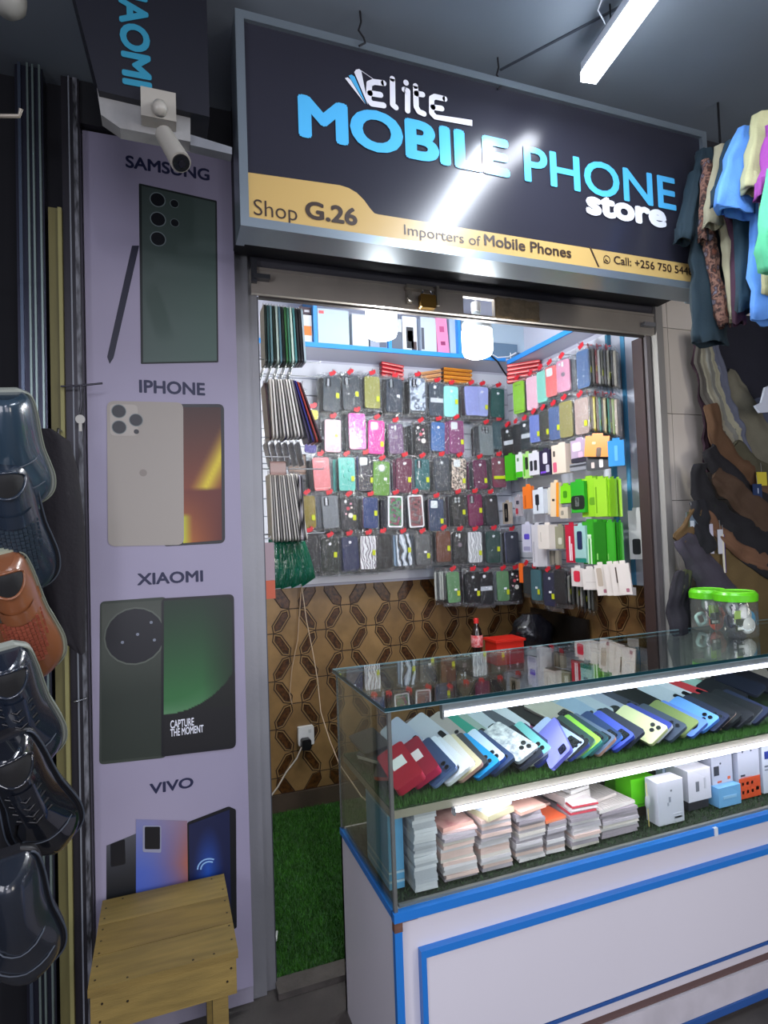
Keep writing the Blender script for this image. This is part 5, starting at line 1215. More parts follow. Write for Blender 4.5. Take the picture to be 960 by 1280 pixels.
SILV = pattern('silver_case', ['d8d8dc', '3a3440', 'b0a8b4', '6a5a70', 'e6e6ea'], 'wave', 12)
TREE = pattern('tree_case', ['b4c2d8', 'c4d0e2', '3a4458', 'bccadc'], 'noise', 22)
DENIM = mat('denim_case', '3f6aa4', .5, noise=.2, nscale=60)
FOIL = pattern('pink_foil', ['f04ab0', 'ff70c8', 'c8308c', 'ff8ad4'], 'noise', 26, .2)
YB = 3.13
rows = [
 # cx, y0, y1, colour, style, kw, words
 [(415, 472, 512, '2f3a44', 'cam3', {}, 'slate phone case, first of the top row'),
  (437, 470, 510, '343c44', 'cam3', {}, 'charcoal phone case, second of the top row'),
  (464.6, 471, 508, '8a8a42', 'none', {}, 'olive gold phone case in the top row'),
  (493, 474, 513, '2c3644', 'cam3', {'sticker': 'w'}, 'dark navy phone case with white sticker in the top row'),
  (521, 473, 511, '9aa8c4', 'cam3', {'pat': TREE, 'frame': '2c3038', 'sticker': None}, 'pale blue phone case with dark branches'),
  (545.5, 480, 518, '3a4552', 'label', {'sticker': None}, 'grey phone case with wide white bar label'),
  (563.5, 483, 519, '8fd8d4', 'dot', {}, 'mint phone case in the top row'),
  (588, 483, 517, '8f98d2', 'none', {'sticker': None}, 'periwinkle phone case in the top row'),
  (602, 484, 518, '99a2da', 'dot', {}, 'second periwinkle phone case partly under the first'),
  (622, 486, 520, '24504e', 'dot', {'sticker': None}, 'dark green phone case at the right end of the top row')],
 [(416, 525, 563, 'e8b8c4', 'bear', {'sticker': None}, 'baby pink phone case with bear charm'),
  (445.5, 517, 559, 'ee48a8', 'none', {'pat': FOIL, 'sticker': None, 'w': .088}, 'shiny hot pink phone case'),
  (470.5, 526, 565, 'f03a98', 'hole', {'sticker': 'y'}, 'magenta phone case with camera hole and charm'),
  (493.5, 530, 565, '6a4f70', 'bow', {'sticker': None}, 'mauve phone case with ring holder'),
  (525, 530, 565, '17181d', 'charms', {'sticker': None}, 'black phone case with red bow charms'),
  (547.5, 528, 562, '3f6aa4', 'dot', {'pat': DENIM, 'sticker': None}, 'denim blue phone case'),
  (569.5, 526, 564, '7a3a68', 'hole', {}, 'plum phone case with yellow sticker'),
  (606.5, 532, 567, '6b7478', 'cam4', {'sticker': None}, 'grey phone case with four camera rings'),
  (622.5, 528, 560, '284850', 'none', {'sticker': None}, 'dark teal phone case right of the four ring case'),
  (634, 535, 570, '16171c', 'label', {'sticker': None}, 'black phone case in the corner of the second row')],
 [(400, 572, 611, 'd87a80', 'book', {'sticker': None}, 'salmon pink wallet phone case'),
  (432.5, 572, 611, '5fb8ac', 'bears', {}, 'turquoise phone case with raised bears'),
  (456.5, 570, 611, '232a78', 'hole', {'frame': '2c34b8', 'pat': mat('clearish', '2a2a38', .2)}, 'dark phone case with royal blue frame'),
  (477, 577, 617, '5a8a30', 'round', {'sticker': 'w'}, 'leaf green phone case with round camera ring'),
  (505, 573, 613, '5c1a3a', 'dot', {}, 'maroon phone case, left one in the third row'),
  (527, 574, 610, '1f5a5e', 'cam3', {}, 'petrol teal phone case'),
  (551, 572, 611, '3a3f48', 'dot', {'sticker': None}, 'slate grey phone case in the third row'),
  (573.5, 573, 610, '17171b', 'hole', {'pat': FLOR}, 'black phone case with beige flowers'),
  (598.5, 575, 609, '5e1c44', 'dot', {}, 'dark plum phone case with yellow sticker'),
  (622.5, 572, 607, '70344a', 'dot', {'sticker': 'yy'}, 'dusty maroon phone case with yellow band')],
 [(383, 620, 658, '7f6e1c', 'none', {}, 'mustard gold phone case at the left of the fourth row'),
  (411, 620, 658, '70757c', 'cam3', {'frame': 'a8adb4', 'sticker': None}, 'clear grey phone case with fruit mark'),
  (435.5, 622, 660, '2a2a30', 'charms', {}, 'smoky phone case with white beads'),
  (462.5, 622, 658, '16326a', 'none', {'frame': '9a6a8a'}, 'navy phone case with pinkish rim'),
  (494, 620, 657, '3a3a44', 'window', {'frame': 'e0e2e8', 'sticker': None}, 'white framed phone case with green flower'),
  (518, 619, 657, '4a4048', 'window', {'frame': 'd8dade', 'sticker': None}, 'white framed phone case with dark red picture'),
  (544.5, 624, 661, '2b3c5a', 'hole', {'frame': '8a6a80'}, 'blue grey phone case with lime sticker'),
  (571.5, 619, 655, '16171b', 'cam4', {}, 'black phone case with small camera rings in the fourth row'),
  (592.5, 618, 655, '6a1244', 'cam3', {}, 'wine red phone case with three rings'),
  (612, 619, 655, '1e2226', 'dot', {'sticker': None}, 'black phone case at the right of the fourth row')],
 [(387, 667, 708, '1a1a1f', 'none', {'sticker': None}, 'black phone case beside the green pouches'),
  (412, 673, 712, '17201a', 'dot', {}, 'black phone case with red trimmed bag'),
  (436, 671, 710, '16224c', 'dot', {'sticker': None}, 'navy phone case in the fifth row'),
  (460, 670, 709, '4a4450', 'none', {'pat': SILV}, 'silver streaked phone case'),
  (478, 668, 708, '131317', 'none', {'sticker': None}, 'plain black phone case between silver and striped cases'),
  (503, 668, 705, '9ab0c8', 'none', {'pat': ZEB}, 'blue and white striped phone case'),
  (527, 668, 704, '55575a', 'none', {'sticker': 'yw'}, 'warm grey phone case in the fifth row'),
  (553.5, 664, 700, '5e2f1c', 'none', {}, 'brown phone case in the fifth row'),
  (574, 665, 702, '17181c', 'bow', {'sticker': None}, 'black phone case right of the brown case'),
  (593, 665, 701, '8a8c8e', 'none', {'pat': MARB}, 'grey marble phone case'),
  (616, 664, 701, '20403a', 'dot', {}, 'bottle green phone case in the fifth row'),
  (638.5, 665, 701, '23283a', 'dot', {'frame': '6a6c90', 'sticker': None}, 'midnight phone case in lavender bag')],
 [(565, 715, 751, '5c8a5e', 'none', {'sticker': 'yw', 'w': .068}, 'sage green phone case, left one in the lowest row'),
  (590, 715, 751, '15161b', 'dot', {'sticker': 'yw'}, 'black phone case between the sage cases'),
  (606.5, 716, 752, '16171c', 'label', {'sticker': 'w'}, 'black phone case with white square in the lowest row'),
  (627.5, 714, 749, '5c8a5e', 'none', {'sticker': 'yw', 'w': .068}, 'sage green phone case, right one in the lowest row'),
  (643, 713, 749, '111115', 'charms', {'sticker': None}, 'black phone case with pink charm in the lowest row')]]
HK = mat('display_wire', 'b8bcc4', .3, .9)
def hook_rod(p, d):
    b = MB(); b.tube([p, p+d*.97, p+d+Vector((0, 0, .012))], .0022, 5)
    tag(b.build('display_hook', HK), 'thin wire display hook on the slatwall holding hanging packs', 'hook', 'display hooks')
for ri, row in enumerate(rows):
    for ci, (px, y0, y1, col, st, kw, lb) in enumerate(row):
        kw = dict(kw); Yp = YB + .006*((ci*7) % 3) - (.0 if ri < 5 else .03)
        a = at(px, y0, Y=Yp); c = at(px, y1, Y=Yp); h = a.z-c.z; w = kw.pop('w', None) or h*.49
        w = min(max(w*1.08, .077), .094); h *= 1.06; loc = Vector((a.x, Yp, a.z+.028))
        case_pack(lb, loc, 0, w, h, col, st, tilt=random.uniform(-.06, .06), **kw)
        word = lb.replace(' phone case', ' case')
        behind(lb, loc, 0, w, h, BACKC+[col], 4, .024, word)
        hook_rod(Vector((a.x, 3.29, a.z+.030)), Vector((0, Yp-3.29-.02, 0)))
# left cluster of clear bags in the lowest row
for k in range(5):
    a = at(541+k*3.2, 714, Y=3.14-.0*k); case_pack(ORD[k]+' edge-on clear bag from the left, left end of lowest row', (a.x, 3.1+.004*k, a.z+.028), radians(58), .075, .16, random.choice(['8a8c84', 'b8bab4', '4a4c4c']), 'none', tab=False, sticker=None, detail=False, pouchm=POUCHD, group='edge-on clear bags in the lowest row')
# right wall: faces -X
XR = 1.955
rr = [
 [(648, 477, 518, '8cc832', 'book', {'sticker': None, 'w': .082}, 'lime green phone case at the left of the right wall'),
  (664, 471, 513, 'e0b4c4', 'none', {'sticker': None}, 'pale pink phone case on the right wall'),
  (676, 464, 503, '7fc8b8', 'none', {'sticker': None}, 'mint phone case on the right wall'),
  (689, 458, 496, 'd86a68', 'hole', {'sticker': None, 'frame': 'e8a0a4'}, 'coral phone case on the right wall'),
  (703, 450, 490, 'c88aa4', 'bow', {'sticker': None}, 'rose pink phone case on the right wall'),
  (727, 438, 486, '4a648c', 'none', {'sticker': None, 'frame': '20242c'}, 'steel blue phone case on the right wall')],
 [(636, 535, 571, '14161a', 'label', {'sticker': None}, 'black phone case in the corner, second row of the right wall'),
  (646, 531, 565, '1a1c22', 'none', {'sticker': None}, 'black phone case with white bag edge on the right wall'),
  (656, 527, 562, '1c2a30', 'label', {'sticker': None}, 'black teal phone case on the right wall'),
  (669, 519, 553, '6a7cc0', 'none', {}, 'cornflower phone case on the right wall'),
  (680, 514, 550, '3a3a34', 'none', {}, 'olive black phone case on the right wall'),
  (692, 509, 550, '4a6290', 'none', {}, 'dusty blue phone case on the right wall'),
  (707, 502, 547, '8c8650', 'none', {'sticker': None}, 'khaki phone case on the right wall'),
  (726, 498, 543, 'a8948c', 'none', {}, 'taupe phone case on the right wall')],
 [(670, 712, 750, '3f6a74', 'none', {'sticker': 'yw'}, 'grey teal phone case low on the right wall'),
  (686, 716, 757, '2a2c48', 'dot', {'sticker': 'yw'}, 'navy violet phone case low on the right wall'),
  (698, 713, 754, '2b2a2e', 'none', {'sticker': None}, 'charcoal phone case low on the right wall'),
  (660, 708, 742, '2c2c34', 'none', {'sticker': None}, 'dark grey phone case beside the orange strip low on the right wall')]]
for ri, row in enumerate(rr):
    for ci, (px, y0, y1, col, st, kw, lb) in enumerate(row):
        kw = dict(kw); a = at(px, y0, X=XR); c = at(px, y1, X=XR); h = min(a.z-c.z, .185); w = kw.pop('w', None) or .08
        loc = Vector((XR+.004*(ci % 3), a.y, a.z+.028)); rz = radians(-90+random.uniform(2, 16))
        case_pack(lb, loc, rz, w, h, col, st, tilt=0, **kw)
        behind(lb, loc, rz, w, h, BACKC+[col], 2, .02, lb.replace(' phone case', ' case'))
        hook_rod(Vector((2.078, a.y, a.z+.030)), Vector((XR-2.078-.02, 0, 0)))
# bunches seen edge-on at the right end
def bunch(px0, px1, n, y0a, y0b, h, cols, label, group, wid=.085, yaw=-142, X=2.0, stick=True):
    for k in range(n):
        t = k/max(1, n-1); px = px0+(px1-px0)*t; py = y0a+(y0b-y0a)*t
        a = at(px, py, X=X)
        case_pack(ORD[k]+' '+label, (X, a.y, a.z+.028), radians(yaw+random.uniform(-5, 5)), wid, h, cols[k % len(cols)], 'none', tab=(k % 3 == 0), sticker='y' if stick and k % 2 else None, group=group, detail=False, pouchm=POUCHD)
bunch(739, 770, 9, 438, 440, .17, ['2c2c30', '4a4846', '5a1f24', '8a8a88', '3a3a34', '2a2a2e', '6a6860', '1e1e22', '8a8478'], 'edge-on dark case from the left, right end of top row', 'edge-on cases, top row right')
bunch(738, 772, 11, 496, 500, .17, ['8a7a70', '5a4a44', 'b0a020', '6a5a50', '2a6a58', '3a3430', '9a8a60', '26705c', '4a4038', '7a8a50', 'b8a898'], 'edge-on brownish case from the left, right end of second row', 'edge-on cases, second row right')
bunch(704, 742, 9, 716, 728, .14, ['5a5854', '2c2c2e', '8a8880', '3a3a38', '6a6862', '9a9890', '2a2a2c', '70706a', '44443e'], 'edge-on dark bag from the left, low on the right wall', 'edge-on bags low on the right wall')
# accessories on the right wall
def pack(label, px, y0, y1, wpx_m, col, X=1.95, d=.02, prints=(), yaw=-84, cat='accessory pack', name='accessory_pack', tilt=0, group=None, hole=True):
    a = at(px, y0, X=X); c = at(px, y1, X=X); h = a.z-c.z
    r = thing(name, label, cat, (X, a.y, a.z), (0, tilt, radians(yaw)), group)
    b = MB(); b.box((-wpx_m/2, -d/2, -h), (wpx_m/2, d/2, 0)); b.build('card' if d < .01 else 'carton', mat('pack_'+col, col, .4), r)
    if hole: b = MB(); b.rrect(0, .006, wpx_m*.45, .014, .003, -.001, .001, n=2); b.build('hang_strip', mat('pack_'+col, col, .4), r)
    for (u0, u1, v0, v1, cc) in prints:
        b = MB(); b.rrect(-wpx_m/2+(u0+u1)/2*wpx_m, -h+(v0+v1)/2*h, (u1-u0)*wpx_m, (v1-v0)*h, min((u1-u0)*wpx_m, (v1-v0)*h)*.25, -d/2-.0009, -d/2, n=3); b.build('printed_panel', mat('ink_'+cc, cc, .4), r)
    return r
pack('bright green carton at the corner of the third right row', 638, 569, 601, .075, '3fb012', d=.03)
pack('white card pack with green base in the third right row', 650, 568, 597, .06, 'dfe6e4', prints=[(0, 1, 0, .25, '46b81c'), (.2, .5, .7, .85, '6a8a6a')])
pack('white and green pack picturing a black cable', 659, 567, 598, .06, 'a8d87c', prints=[(.35, .75, .35, .85, '20301c'), (.1, .3, .1, .9, '58b82a')])
pack('white box picturing two black adapters', 668.5, 566, 594, .085, 'd8d6e0', prints=[(.12, .38, .2, .65, '262830'), (.5, .8, .2, .65, '262830')])
pack('dark purple box with white shape in the third right row', 682, 563, 594, .085, '2a2440', prints=[(.35, .75, .45, .9, 'd8d4e0'), (.6, .9, .1, .4, 'c0bcd0'), (.1, .6, .08, .16, '7a4ad0')])
pack('beige pink box with ribbon print, largest in the third right row', 702, 556, 592, .10, 'd8c8b8', X=1.93, d=.05, prints=[(.08, .35, .05, .4, 'd05a78'), (.12, .26, .6, .8, '4a4440')])
pack('pink and grey headset pack', 724, 550, 578, .10, 'b09cb4', prints=[(.1, .7, .5, .9, 'd8c8d8'), (.0, 1, .0, .2, '2c2c38'), (.5, .8, .2, .45, 'e0b0c8')])
pack('grey striped pack under the headset pack', 724, 579, 588, .11, '8a8c94', prints=[(0, 1, .5, .8, '3c3e44')], hole=False)
pack('orange pouch hanging askew in front of the dark pack', 747, 545, 571, .115, 'f08418', X=1.92, d=.006, prints=[(.5, .7, .0, .45, '4a3424'), (.3, .45, .6, .72, 'f8c890')], yaw=-62, tilt=.12)
pack('black pack with white earbuds under the orange pouch', 748, 566, 587, .11, '22222a', X=1.945, prints=[(.55, .72, .1, .6, 'd8d4d0'), (.2, .34, .1, .45, 'c8b8b0')], yaw=-62, hole=False)
pack('bright blue box at the right end of the third right row', 770, 551, 583, .07, '1d86c8', X=1.96, d=.03, yaw=-50, prints=[(.4, .6, .2, .8, '58a8dc')])
pack('beige card with a black cable loop in the corner', 634, 628, 655, .07, 'a89c90', prints=[(.25, .75, .1, .95, '17171a'), (.4, .6, .3, .7, 'a89c90')])
pack('red and grey card strip beside the orange carton', 648, 621, 645, .05, 'a8a0a8', prints=[(.2, .6, .1, .4, 'b02a3c'), (.3, .8, .6, .8, '3a3a44')])
pack('orange carton in the fourth right row', 660, 608, 636, .075, 'f07a28', prints=[(.2, .35, .05, .6, 'c85a18')])
pack('white box picturing a black car charger', 675.5, 612, 642, .085, 'd4dae4', X=1.94, d=.04, prints=[(.25, .6, .35, .8, '20242e'), (.38, .48, .12, .4, '20242e')])
pack('plain off-white box next to the car charger box', 687, 612, 643, .05, 'cfc9c0', X=1.965)
pack('slim cream box with orange edge', 695, 603, 646, .062, 'e0c8a8', X=1.935, prints=[(.7, 1, 0, 1, 'f0901c'), (.2, .5, .45, .52, '3a2c24')], tilt=.06)
pack('small cream pack hanging low in the fourth right row', 706, 634, 648, .06, 'c8bca8', prints=[(.2, .5, .3, .7, '8a8478')], hole=False)
pack('lime leaflet with wavy edge', 707, 607, 629, .09, '7cd01c', X=1.945, d=.004, prints=[(.3, .6, .3, .7, '3f8a10')])
pack('green and black pack with white plug picture', 723, 602, 641, .09, '28a024', X=1.94, prints=[(0, 1, .1, .55, '1a241c'), (.3, .6, .2, .5, 'c8d0cc')])
for k in range(6):
    px = 736+k*7.2
    pack(ORD[k]+' lime green cable pouch from the left, in the lime row' if k else 'front lime green pouch with a looped black cable', px, 598+.3*k, 646, .085, ('8cc41e', '6aa016', '9ad030')[k % 3], X=1.965+.012*(k % 2), d=.008, yaw=-72-k*9, prints=[(.15, .4, .72, .88, '1c2414'), (.5, .9, .3, .5, '5f9414'), (.1, .18, .1, .7, '5f9414')] if k == 0 else [(.1, .2, .1, .8, '6aa018')], group='lime green cable pouches' if k else None)
pack('white pack with purple oval print', 659, 655, 690, .075, 'c8c8dc', prints=[(.25, .85, .45, .65, '5a48c0'), (.15, .9, .05, .2, '9a98b8')])
pack('white plastic bag pack right of the purple print pack', 671, 656, 708, .07, 'd4d2da', prints=[(.1, .3, .1, .6, 'b8b6c0')])
pack('large plain white box in the fifth right row', 684, 656, 686, .085, 'ddd4cc', X=1.92, d=.06, prints=[(.25, .3, .3, .7, 'a8a098')])
pack('crinkled white bag below the plain white box', 679, 684, 708, .075, 'c8c6cc', X=1.95, hole=False)
pack('khaki clear pack right of the white box', 700, 658, 686, .065, '8a8870', prints=[(.4, .8, .2, .5, 'c8c8b8')])
pack('grey bag low in the fifth right row', 694, 688, 706, .07, '8c867a', hole=False, prints=[(.1, .2, 0, 1, '5a564e'), (.5, .6, 0, 1, '5a564e')])
pack('red pack picturing a white cable', 714, 656, 703, .07, 'b81c38', prints=[(.35, .5, .05, .7, 'e8d8dc'), (.55, .65, .05, .5, 'e8d8dc')])
pack('white and teal pack with navy phone holder', 726, 657, 703, .075, '9cc4c0', prints=[(.25, .7, .35, .85, '20284c'), (0, 1, 0, .12, '1c7a6a')])
for k in range(7):
    px = 737+k*6.3
    pack(ORD[k]+' green cable pack from the left, below the lime pouches' if k else 'front green cable pack with a white cable loop', px, 652+.2*k, 705, .08, ('2c9418', '3cae26', '1f7812')[k % 3], X=1.965+.012*(k % 2), d=.008, yaw=-72-k*8, prints=[(.3, .4, .0, .65, 'c8e0c0'), (.5, .6, .0, .65, 'c8e0c0'), (.3, .6, .6, .7, 'c8e0c0')] if k == 0 else [(.2, .3, .1, .25, '8ad06a')], group='green cable packs' if k else None)
pack('orange strip pack low in the corner', 652, 704, 728, .03, 'f06a20', hole=False)
pack('white card with red square low on the right wall', 722, 710, 733, .085, 'd8d0cc', X=1.94, d=.006, prints=[(.2, .7, .25, .85, 'd83048')])
pack('plain white card right of the red square card', 737, 711, 737, .085, 'dad2cc', X=1.935, d=.006, yaw=-75, tilt=-.05, prints=[(.2, .9, .35, .37, 'b8b0aa')])
for k, (px, y0, y1) in enumerate(((750, 706, 744), (762, 705, 744), (770, 705, 744), (778, 704, 743))):
    pack(('slim white card with beige pattern' if k == 0 else ORD[k]+' slim white card with brown dot, low right row'), px, y0, y1, .06, 'ddd3cb', X=1.935, d=.008, yaw=-70, tilt=-.10, prints=[(.55, .8, .08, .2, 'a86a78')]+([(.15, .6, .3, .9, 'b8a898')] if k == 0 else [(.4, .5, .4, .9, '5a4a44')] if k == 2 else []), group=None if k == 0 else 'slim white cards low right')
pack('small white card sticking out behind the slim cards', 788, 734, 744, .05, 'cfc8c2', X=2.04, d=.004, yaw=-60, hole=False)
# white hanging pack with black adapter on the end board
r = pack('long white pack holding a black adapter on the end board', 795, 638, 699, .075, 'c9c8c6', X=2.04, d=.006, yaw=-66, prints=[(.2, .7, .1, .42, '2a2a2c')]) 
# bundles of slim boxes on top
def bundle(label, px0, px1, py, n, col, Y, side=None, rz=0, cap='1', X=None, st=.017):
    for k in range(n):
        if X is None: a = at(px0, py+k*5, Y=Y); c = at(px1, py+k*5, Y=Y); L = c.x-a.x; m = (a+c)/2
        else: a = at((px0+px1)/2, py+k*5, X=X); m = a; L = .19
        z = a.z
        r = thing('slim_box', ORD[k]+' '+label+' from top', 'box', (m.x, m.y, z), (0, rz, 0 if X is None else radians(-48)), label.split(' in ')[0]+' bundle')
        b = MB(); b.box((-L/2, -.02, -st/2), (L/2, .02, st/2-.002)); b.build('carton', mat('slim_'+col, col, .4), r)
        b = MB(); b.box((-L/2+.004, -.021, -st/2+.004), (L/2-.004, -.02, -st/2+.007)); b.build('printed_line', mat('slim_line_'+col, 'f0d0c8' if col[0] == 'c' or col[0] == 'd' else '8a5010', .4), r)
        b = MB(); b.box((-L/2-.002, -.0205, -st/2), (-L/2, .0205, st/2-.002)); b.build('end_flap', mat('slim_end_'+col, '70202a' if col[0] in 'cd' else '4a2c18', .4), r)
bundle('slim red box in the bundle above the top row', 476, 503, 456, 4, 'd0303c', 3.2, rz=.12)
bundle('slim amber box in the bundle above the top row', 553, 588, 462, 4, 'e8982a', 3.2, rz=.03)
bundle('slim cream orange box in the bundle beside the amber ones', 524, 550, 465, 3, 'e8b07a', 3.2, rz=-.2)
bundle('slim scarlet box in the corner bundle', 648, 662, 455, 5, 'd83a42', 3.0, X=2.0)
# corner cables
b = MB(); b.tube([at(612, 443, Y=3.04), at(622, 452, Y=3.04), at(630, 465, Y=3.05), at(640, 478, Y=3.1)], .005, 6)
tag(b.build('black_cable', BLACKM), 'black cable running down from the upper shelf corner', 'cable')
b = MB(); b.tube([at(610, 440, Y=3.03), at(622, 447, Y=3.03), at(636, 446, Y=3.03), at(645, 441, Y=3.03)], .004, 6); b.tube([at(638, 441, Y=3.03), at(638.5, 455, Y=3.03), at(640, 470, Y=3.05)], .003, 6)
tag(b.build('white_cable', mat('white_cable', 'd8dade', .4)), 'white cable draped below the upper shelf corner', 'cable')
# left wall packs, hanging on rods from the left wall, seen edge-on
def glasspack(label, x, Y, zt, h, col, w=.1, t=.007, ry=0, group=None, round_=.012, name='screen_protector_pack', pm=None, col2=None):
    r = thing(name, label, 'screen protector' if name.startswith('screen') else 'pouch', (x, Y, zt), (0, ry, 0), group)
    b = MB()
    pts = []
    for (sy, sz, a0) in ((1, 1, 0), (-1, 1, pi/2), (-1, -1, pi), (1, -1, 1.5*pi)):
        for k in range(4):
            a = a0+pi/2*k/3; pts.append((0-t/2, sy*(w/2-round_)+round_*cos(a), -h/2+sz*(h/2-round_)+round_*sin(a)))
    b.prism(pts, (t, 0, 0)); b.build('card', mat('pack_'+col, col, .3), r)
    b = MB(); b.box((-.001, -.012, 0), (.001, .012, .016)); b.build('hang_strip', POUCHD, r)
    if pm: b = MB(); b.box((-t/2-.001, -w/2-.004, -h-.004), (t/2+.001, w/2+.004, .002)); b.build('sleeve', POUCHD, r)
    return r
LC = ['14201f', '2b4a4e', '5f7f88', '16241e', '9fb2ae', '4a6a78', '141a1c', '2a5a34', '3a6a5a', 'b0c4bc', '3f7276', '1a1c20', '181a1e', '8a9aa4']
Y_ = 2.3
for k, c in enumerate(LC):
    px = 331+k*3.55; a = at(px, 379+.4*k, Y=Y_-.05)
    glasspack(ORD[k]+' edge-on screen protector pack from the door jamb, top left bunch', a.x, Y_, a.z, .225-.001*k, c, w=.095, ry=-.01*k/3, t=.0075, group='screen protectors hanging at top left')
for k in range(9):
    px = 338+k*3.3; a = at(px, 473, Y=Y_-.05)
    glasspack(ORD[k]+' white screen protector pack from the jamb, second left bunch', a.x, Y_, a.z, .225, ('c9c6c2', 'dcd9d6', '8f8c8a')[k % 3], ry=-.03-.018*k, t=.006, group='white screen protectors, second bunch at left')
for k, (c, lb) in enumerate((('2a2140', 'dark violet screen protector pack right of the white bunch'), ('1c1a6a', 'deep blue screen protector pack beside the violet one'), ('8a2a22', 'red brown screen protector pack at the right of the second bunch'), ('3a1a24', 'dark maroon screen protector pack outermost in the second bunch'))):
    a = at(366+k*3, 474+k, Y=Y_-.05); glasspack(lb, a.x, Y_, a.z, .245, c, ry=-.24-.03*k, t=.006)
b = None
for k, (c, lb, x_) in enumerate((('3a1f22', 'dark red screen protector pack at the left jamb, second bunch', 333), ('281f50', 'indigo screen protector pack among the white ones', 352))):
    a = at(x_, 476, Y=Y_-.05); glasspack(lb, a.x, Y_+.02, a.z, .22, c, ry=-.06, t=.007)
for k in range(5):
    a = at(332+k*9, 455-k, Y=Y_-.02); glasspack(ORD[k]+' grey clear pouch from the jamb, between the upper left bunches', a.x, Y_+.03, a.z, .085, ('6a6e70', '4a5250', '808684')[k % 3], w=.08, ry=.35, t=.004, group='grey pouches between the bunches', pm=True)
for k in range(6):
    a = at(334+k*8, 552, Y=Y_-.02); glasspack(ORD[k]+' dark clear pouch from the jamb, under the white screen protectors', a.x, Y_+.03, a.z, .09, ('2a2a2e', '3c3c42')[k % 2], w=.08, ry=-.2, t=.005, group='dark pouches at left', pm=True)
r = glasspack('small pale pink card at the left jamb', at(347, 577, Y=2.22).x, 2.22, at(347, 577, Y=2.22).z, .05, 'c8aca4', w=.008, t=.06)
r = glasspack('taupe card hanging beside the salmon wallet case', at(371, 568, Y=2.5).x, 2.5, at(371, 568, Y=2.5).z, .085, '8c7a70', w=.008, t=.075)
for k in range(13):
    px = 338+k*2.7; a = at(px, 592+(k % 2), Y=Y_-.05)
    glasspack(ORD[k]+' silvery screen protector pack from the jamb, lower left bunch', a.x, Y_, a.z, .255, ('b8b4ac', '8c8a86', 'd0ccc4', '6a6866')[k % 4], ry=-.02-.01*k, t=.0055, group='silvery screen protectors, lower left bunch')
for k, c in enumerate(('50464c', '9a96a0', '2a262c')):
    a = at(372+k*2.6, 594, Y=Y_-.05); glasspack(('dark mauve', 'lilac grey', 'near black')[k]+' screen protector pack right of the silvery bunch', a.x, Y_, a.z, .25, c, ry=-.02, t=.005)
GP = clear('green_pouch', '2f8a70', .10, .15, bump=1, bscale=18, milk=.45, milkcol='0f6a50')
for k in range(4):
    a = at(346+k*9.5, 674, Y=2.28); r = thing('green_pouch', ORD[k]+' glossy dark green pouch from the left, lowest left bunch', 'pouch', (a.x, 2.28+.02*k, a.z), (0, -.12*k, radians(35)), 'glossy green pouches')
    b = pouch_mb(.085, .185, 0, 900+k, .02); b.build('pouch', GP, r)
    b = MB(); b.rrect(0, -.1, .06, .15, .012, -.004, .004, n=3); b.build('insert', mat('green_insert', '0f5844', .3), r)
a = at(338, 678, Y=2.16); r = thing('card_pack', 'pinkish white card with orange base at the left jamb', 'pack', (a.x, 2.16, a.z)); b = MB(); b.box((-.02, -.003, -.135), (.012, .003, 0)); b.build('card', mat('pinkish_card', 'a8929a', .45), r)
b = MB(); b.box((-.02, -.0035, -.20), (.012, .0035, -.1355)); b.build('orange_base', mat('orange_card', 'c85a38', .45), r)
# black and green small packs near the left
for (px, py, c, lb, rot) in ((377, 495, '22343a', 'small dark slanted case between the left bunch and slate case', .6), (390, 547, '2a1a78', 'royal violet pack left of the baby pink case', .1), (391, 520, 'c8c030', 'small yellow green trinket pack on red clip', .0)):
    a = at(px, py-14, Y=3.0); case_pack(lb, (a.x, 3.0, a.z), 0, .06 if c[0] != 'c' else .05, .11 if c[0] != 'c' else .05, c, 'none', tilt=rot, sticker=None, tab=c[0] == 'c', detail=False)
def rod_left(px, py, Y, x1=.60):
    a = at(px, py, Y=Y); b = MB(); b.tube([(.282, Y, a.z+.012), (x1, Y, a.z+.012), (x1+.004, Y, a.z+.02)], .0025, 5)
    tag(b.build('display_hook', HK), 'long wire display hook from the left wall holding edge-on packs', 'hook', 'display hooks on the left wall')
for px, py in ((345, 378), (345, 472), (345, 454), (345, 551), (345, 590)): rod_left(px, py, 2.3)
rod_left(345, 672, 2.31); rod_left(340, 575, 2.22, .45); rod_left(340, 677, 2.16, .36)
a = at(371, 568, Y=2.5); rod_left(371, 568, 2.5, a.x)
for px, py in ((377, 495), (390, 547), (391, 520)):
    a = at(px, py-14, Y=3.0); hook_rod(Vector((a.x, 3.29, a.z+.002)), Vector((0, -.31, 0)))
for px, py, X in ((648, 621, 1.95), (724, 579, 1.95), (700, 658, 1.95), (694, 688, 1.95), (706, 634, 1.95), (748, 566, 1.945), (679, 684, 1.95), (652, 704, 1.95), (684, 656, 1.92), (747, 545, 1.92)):
    a = at(px, py, X=X); hook_rod(Vector((2.078, a.y, a.z-.004)), Vector((X-2.078+.02, 0, 0)))
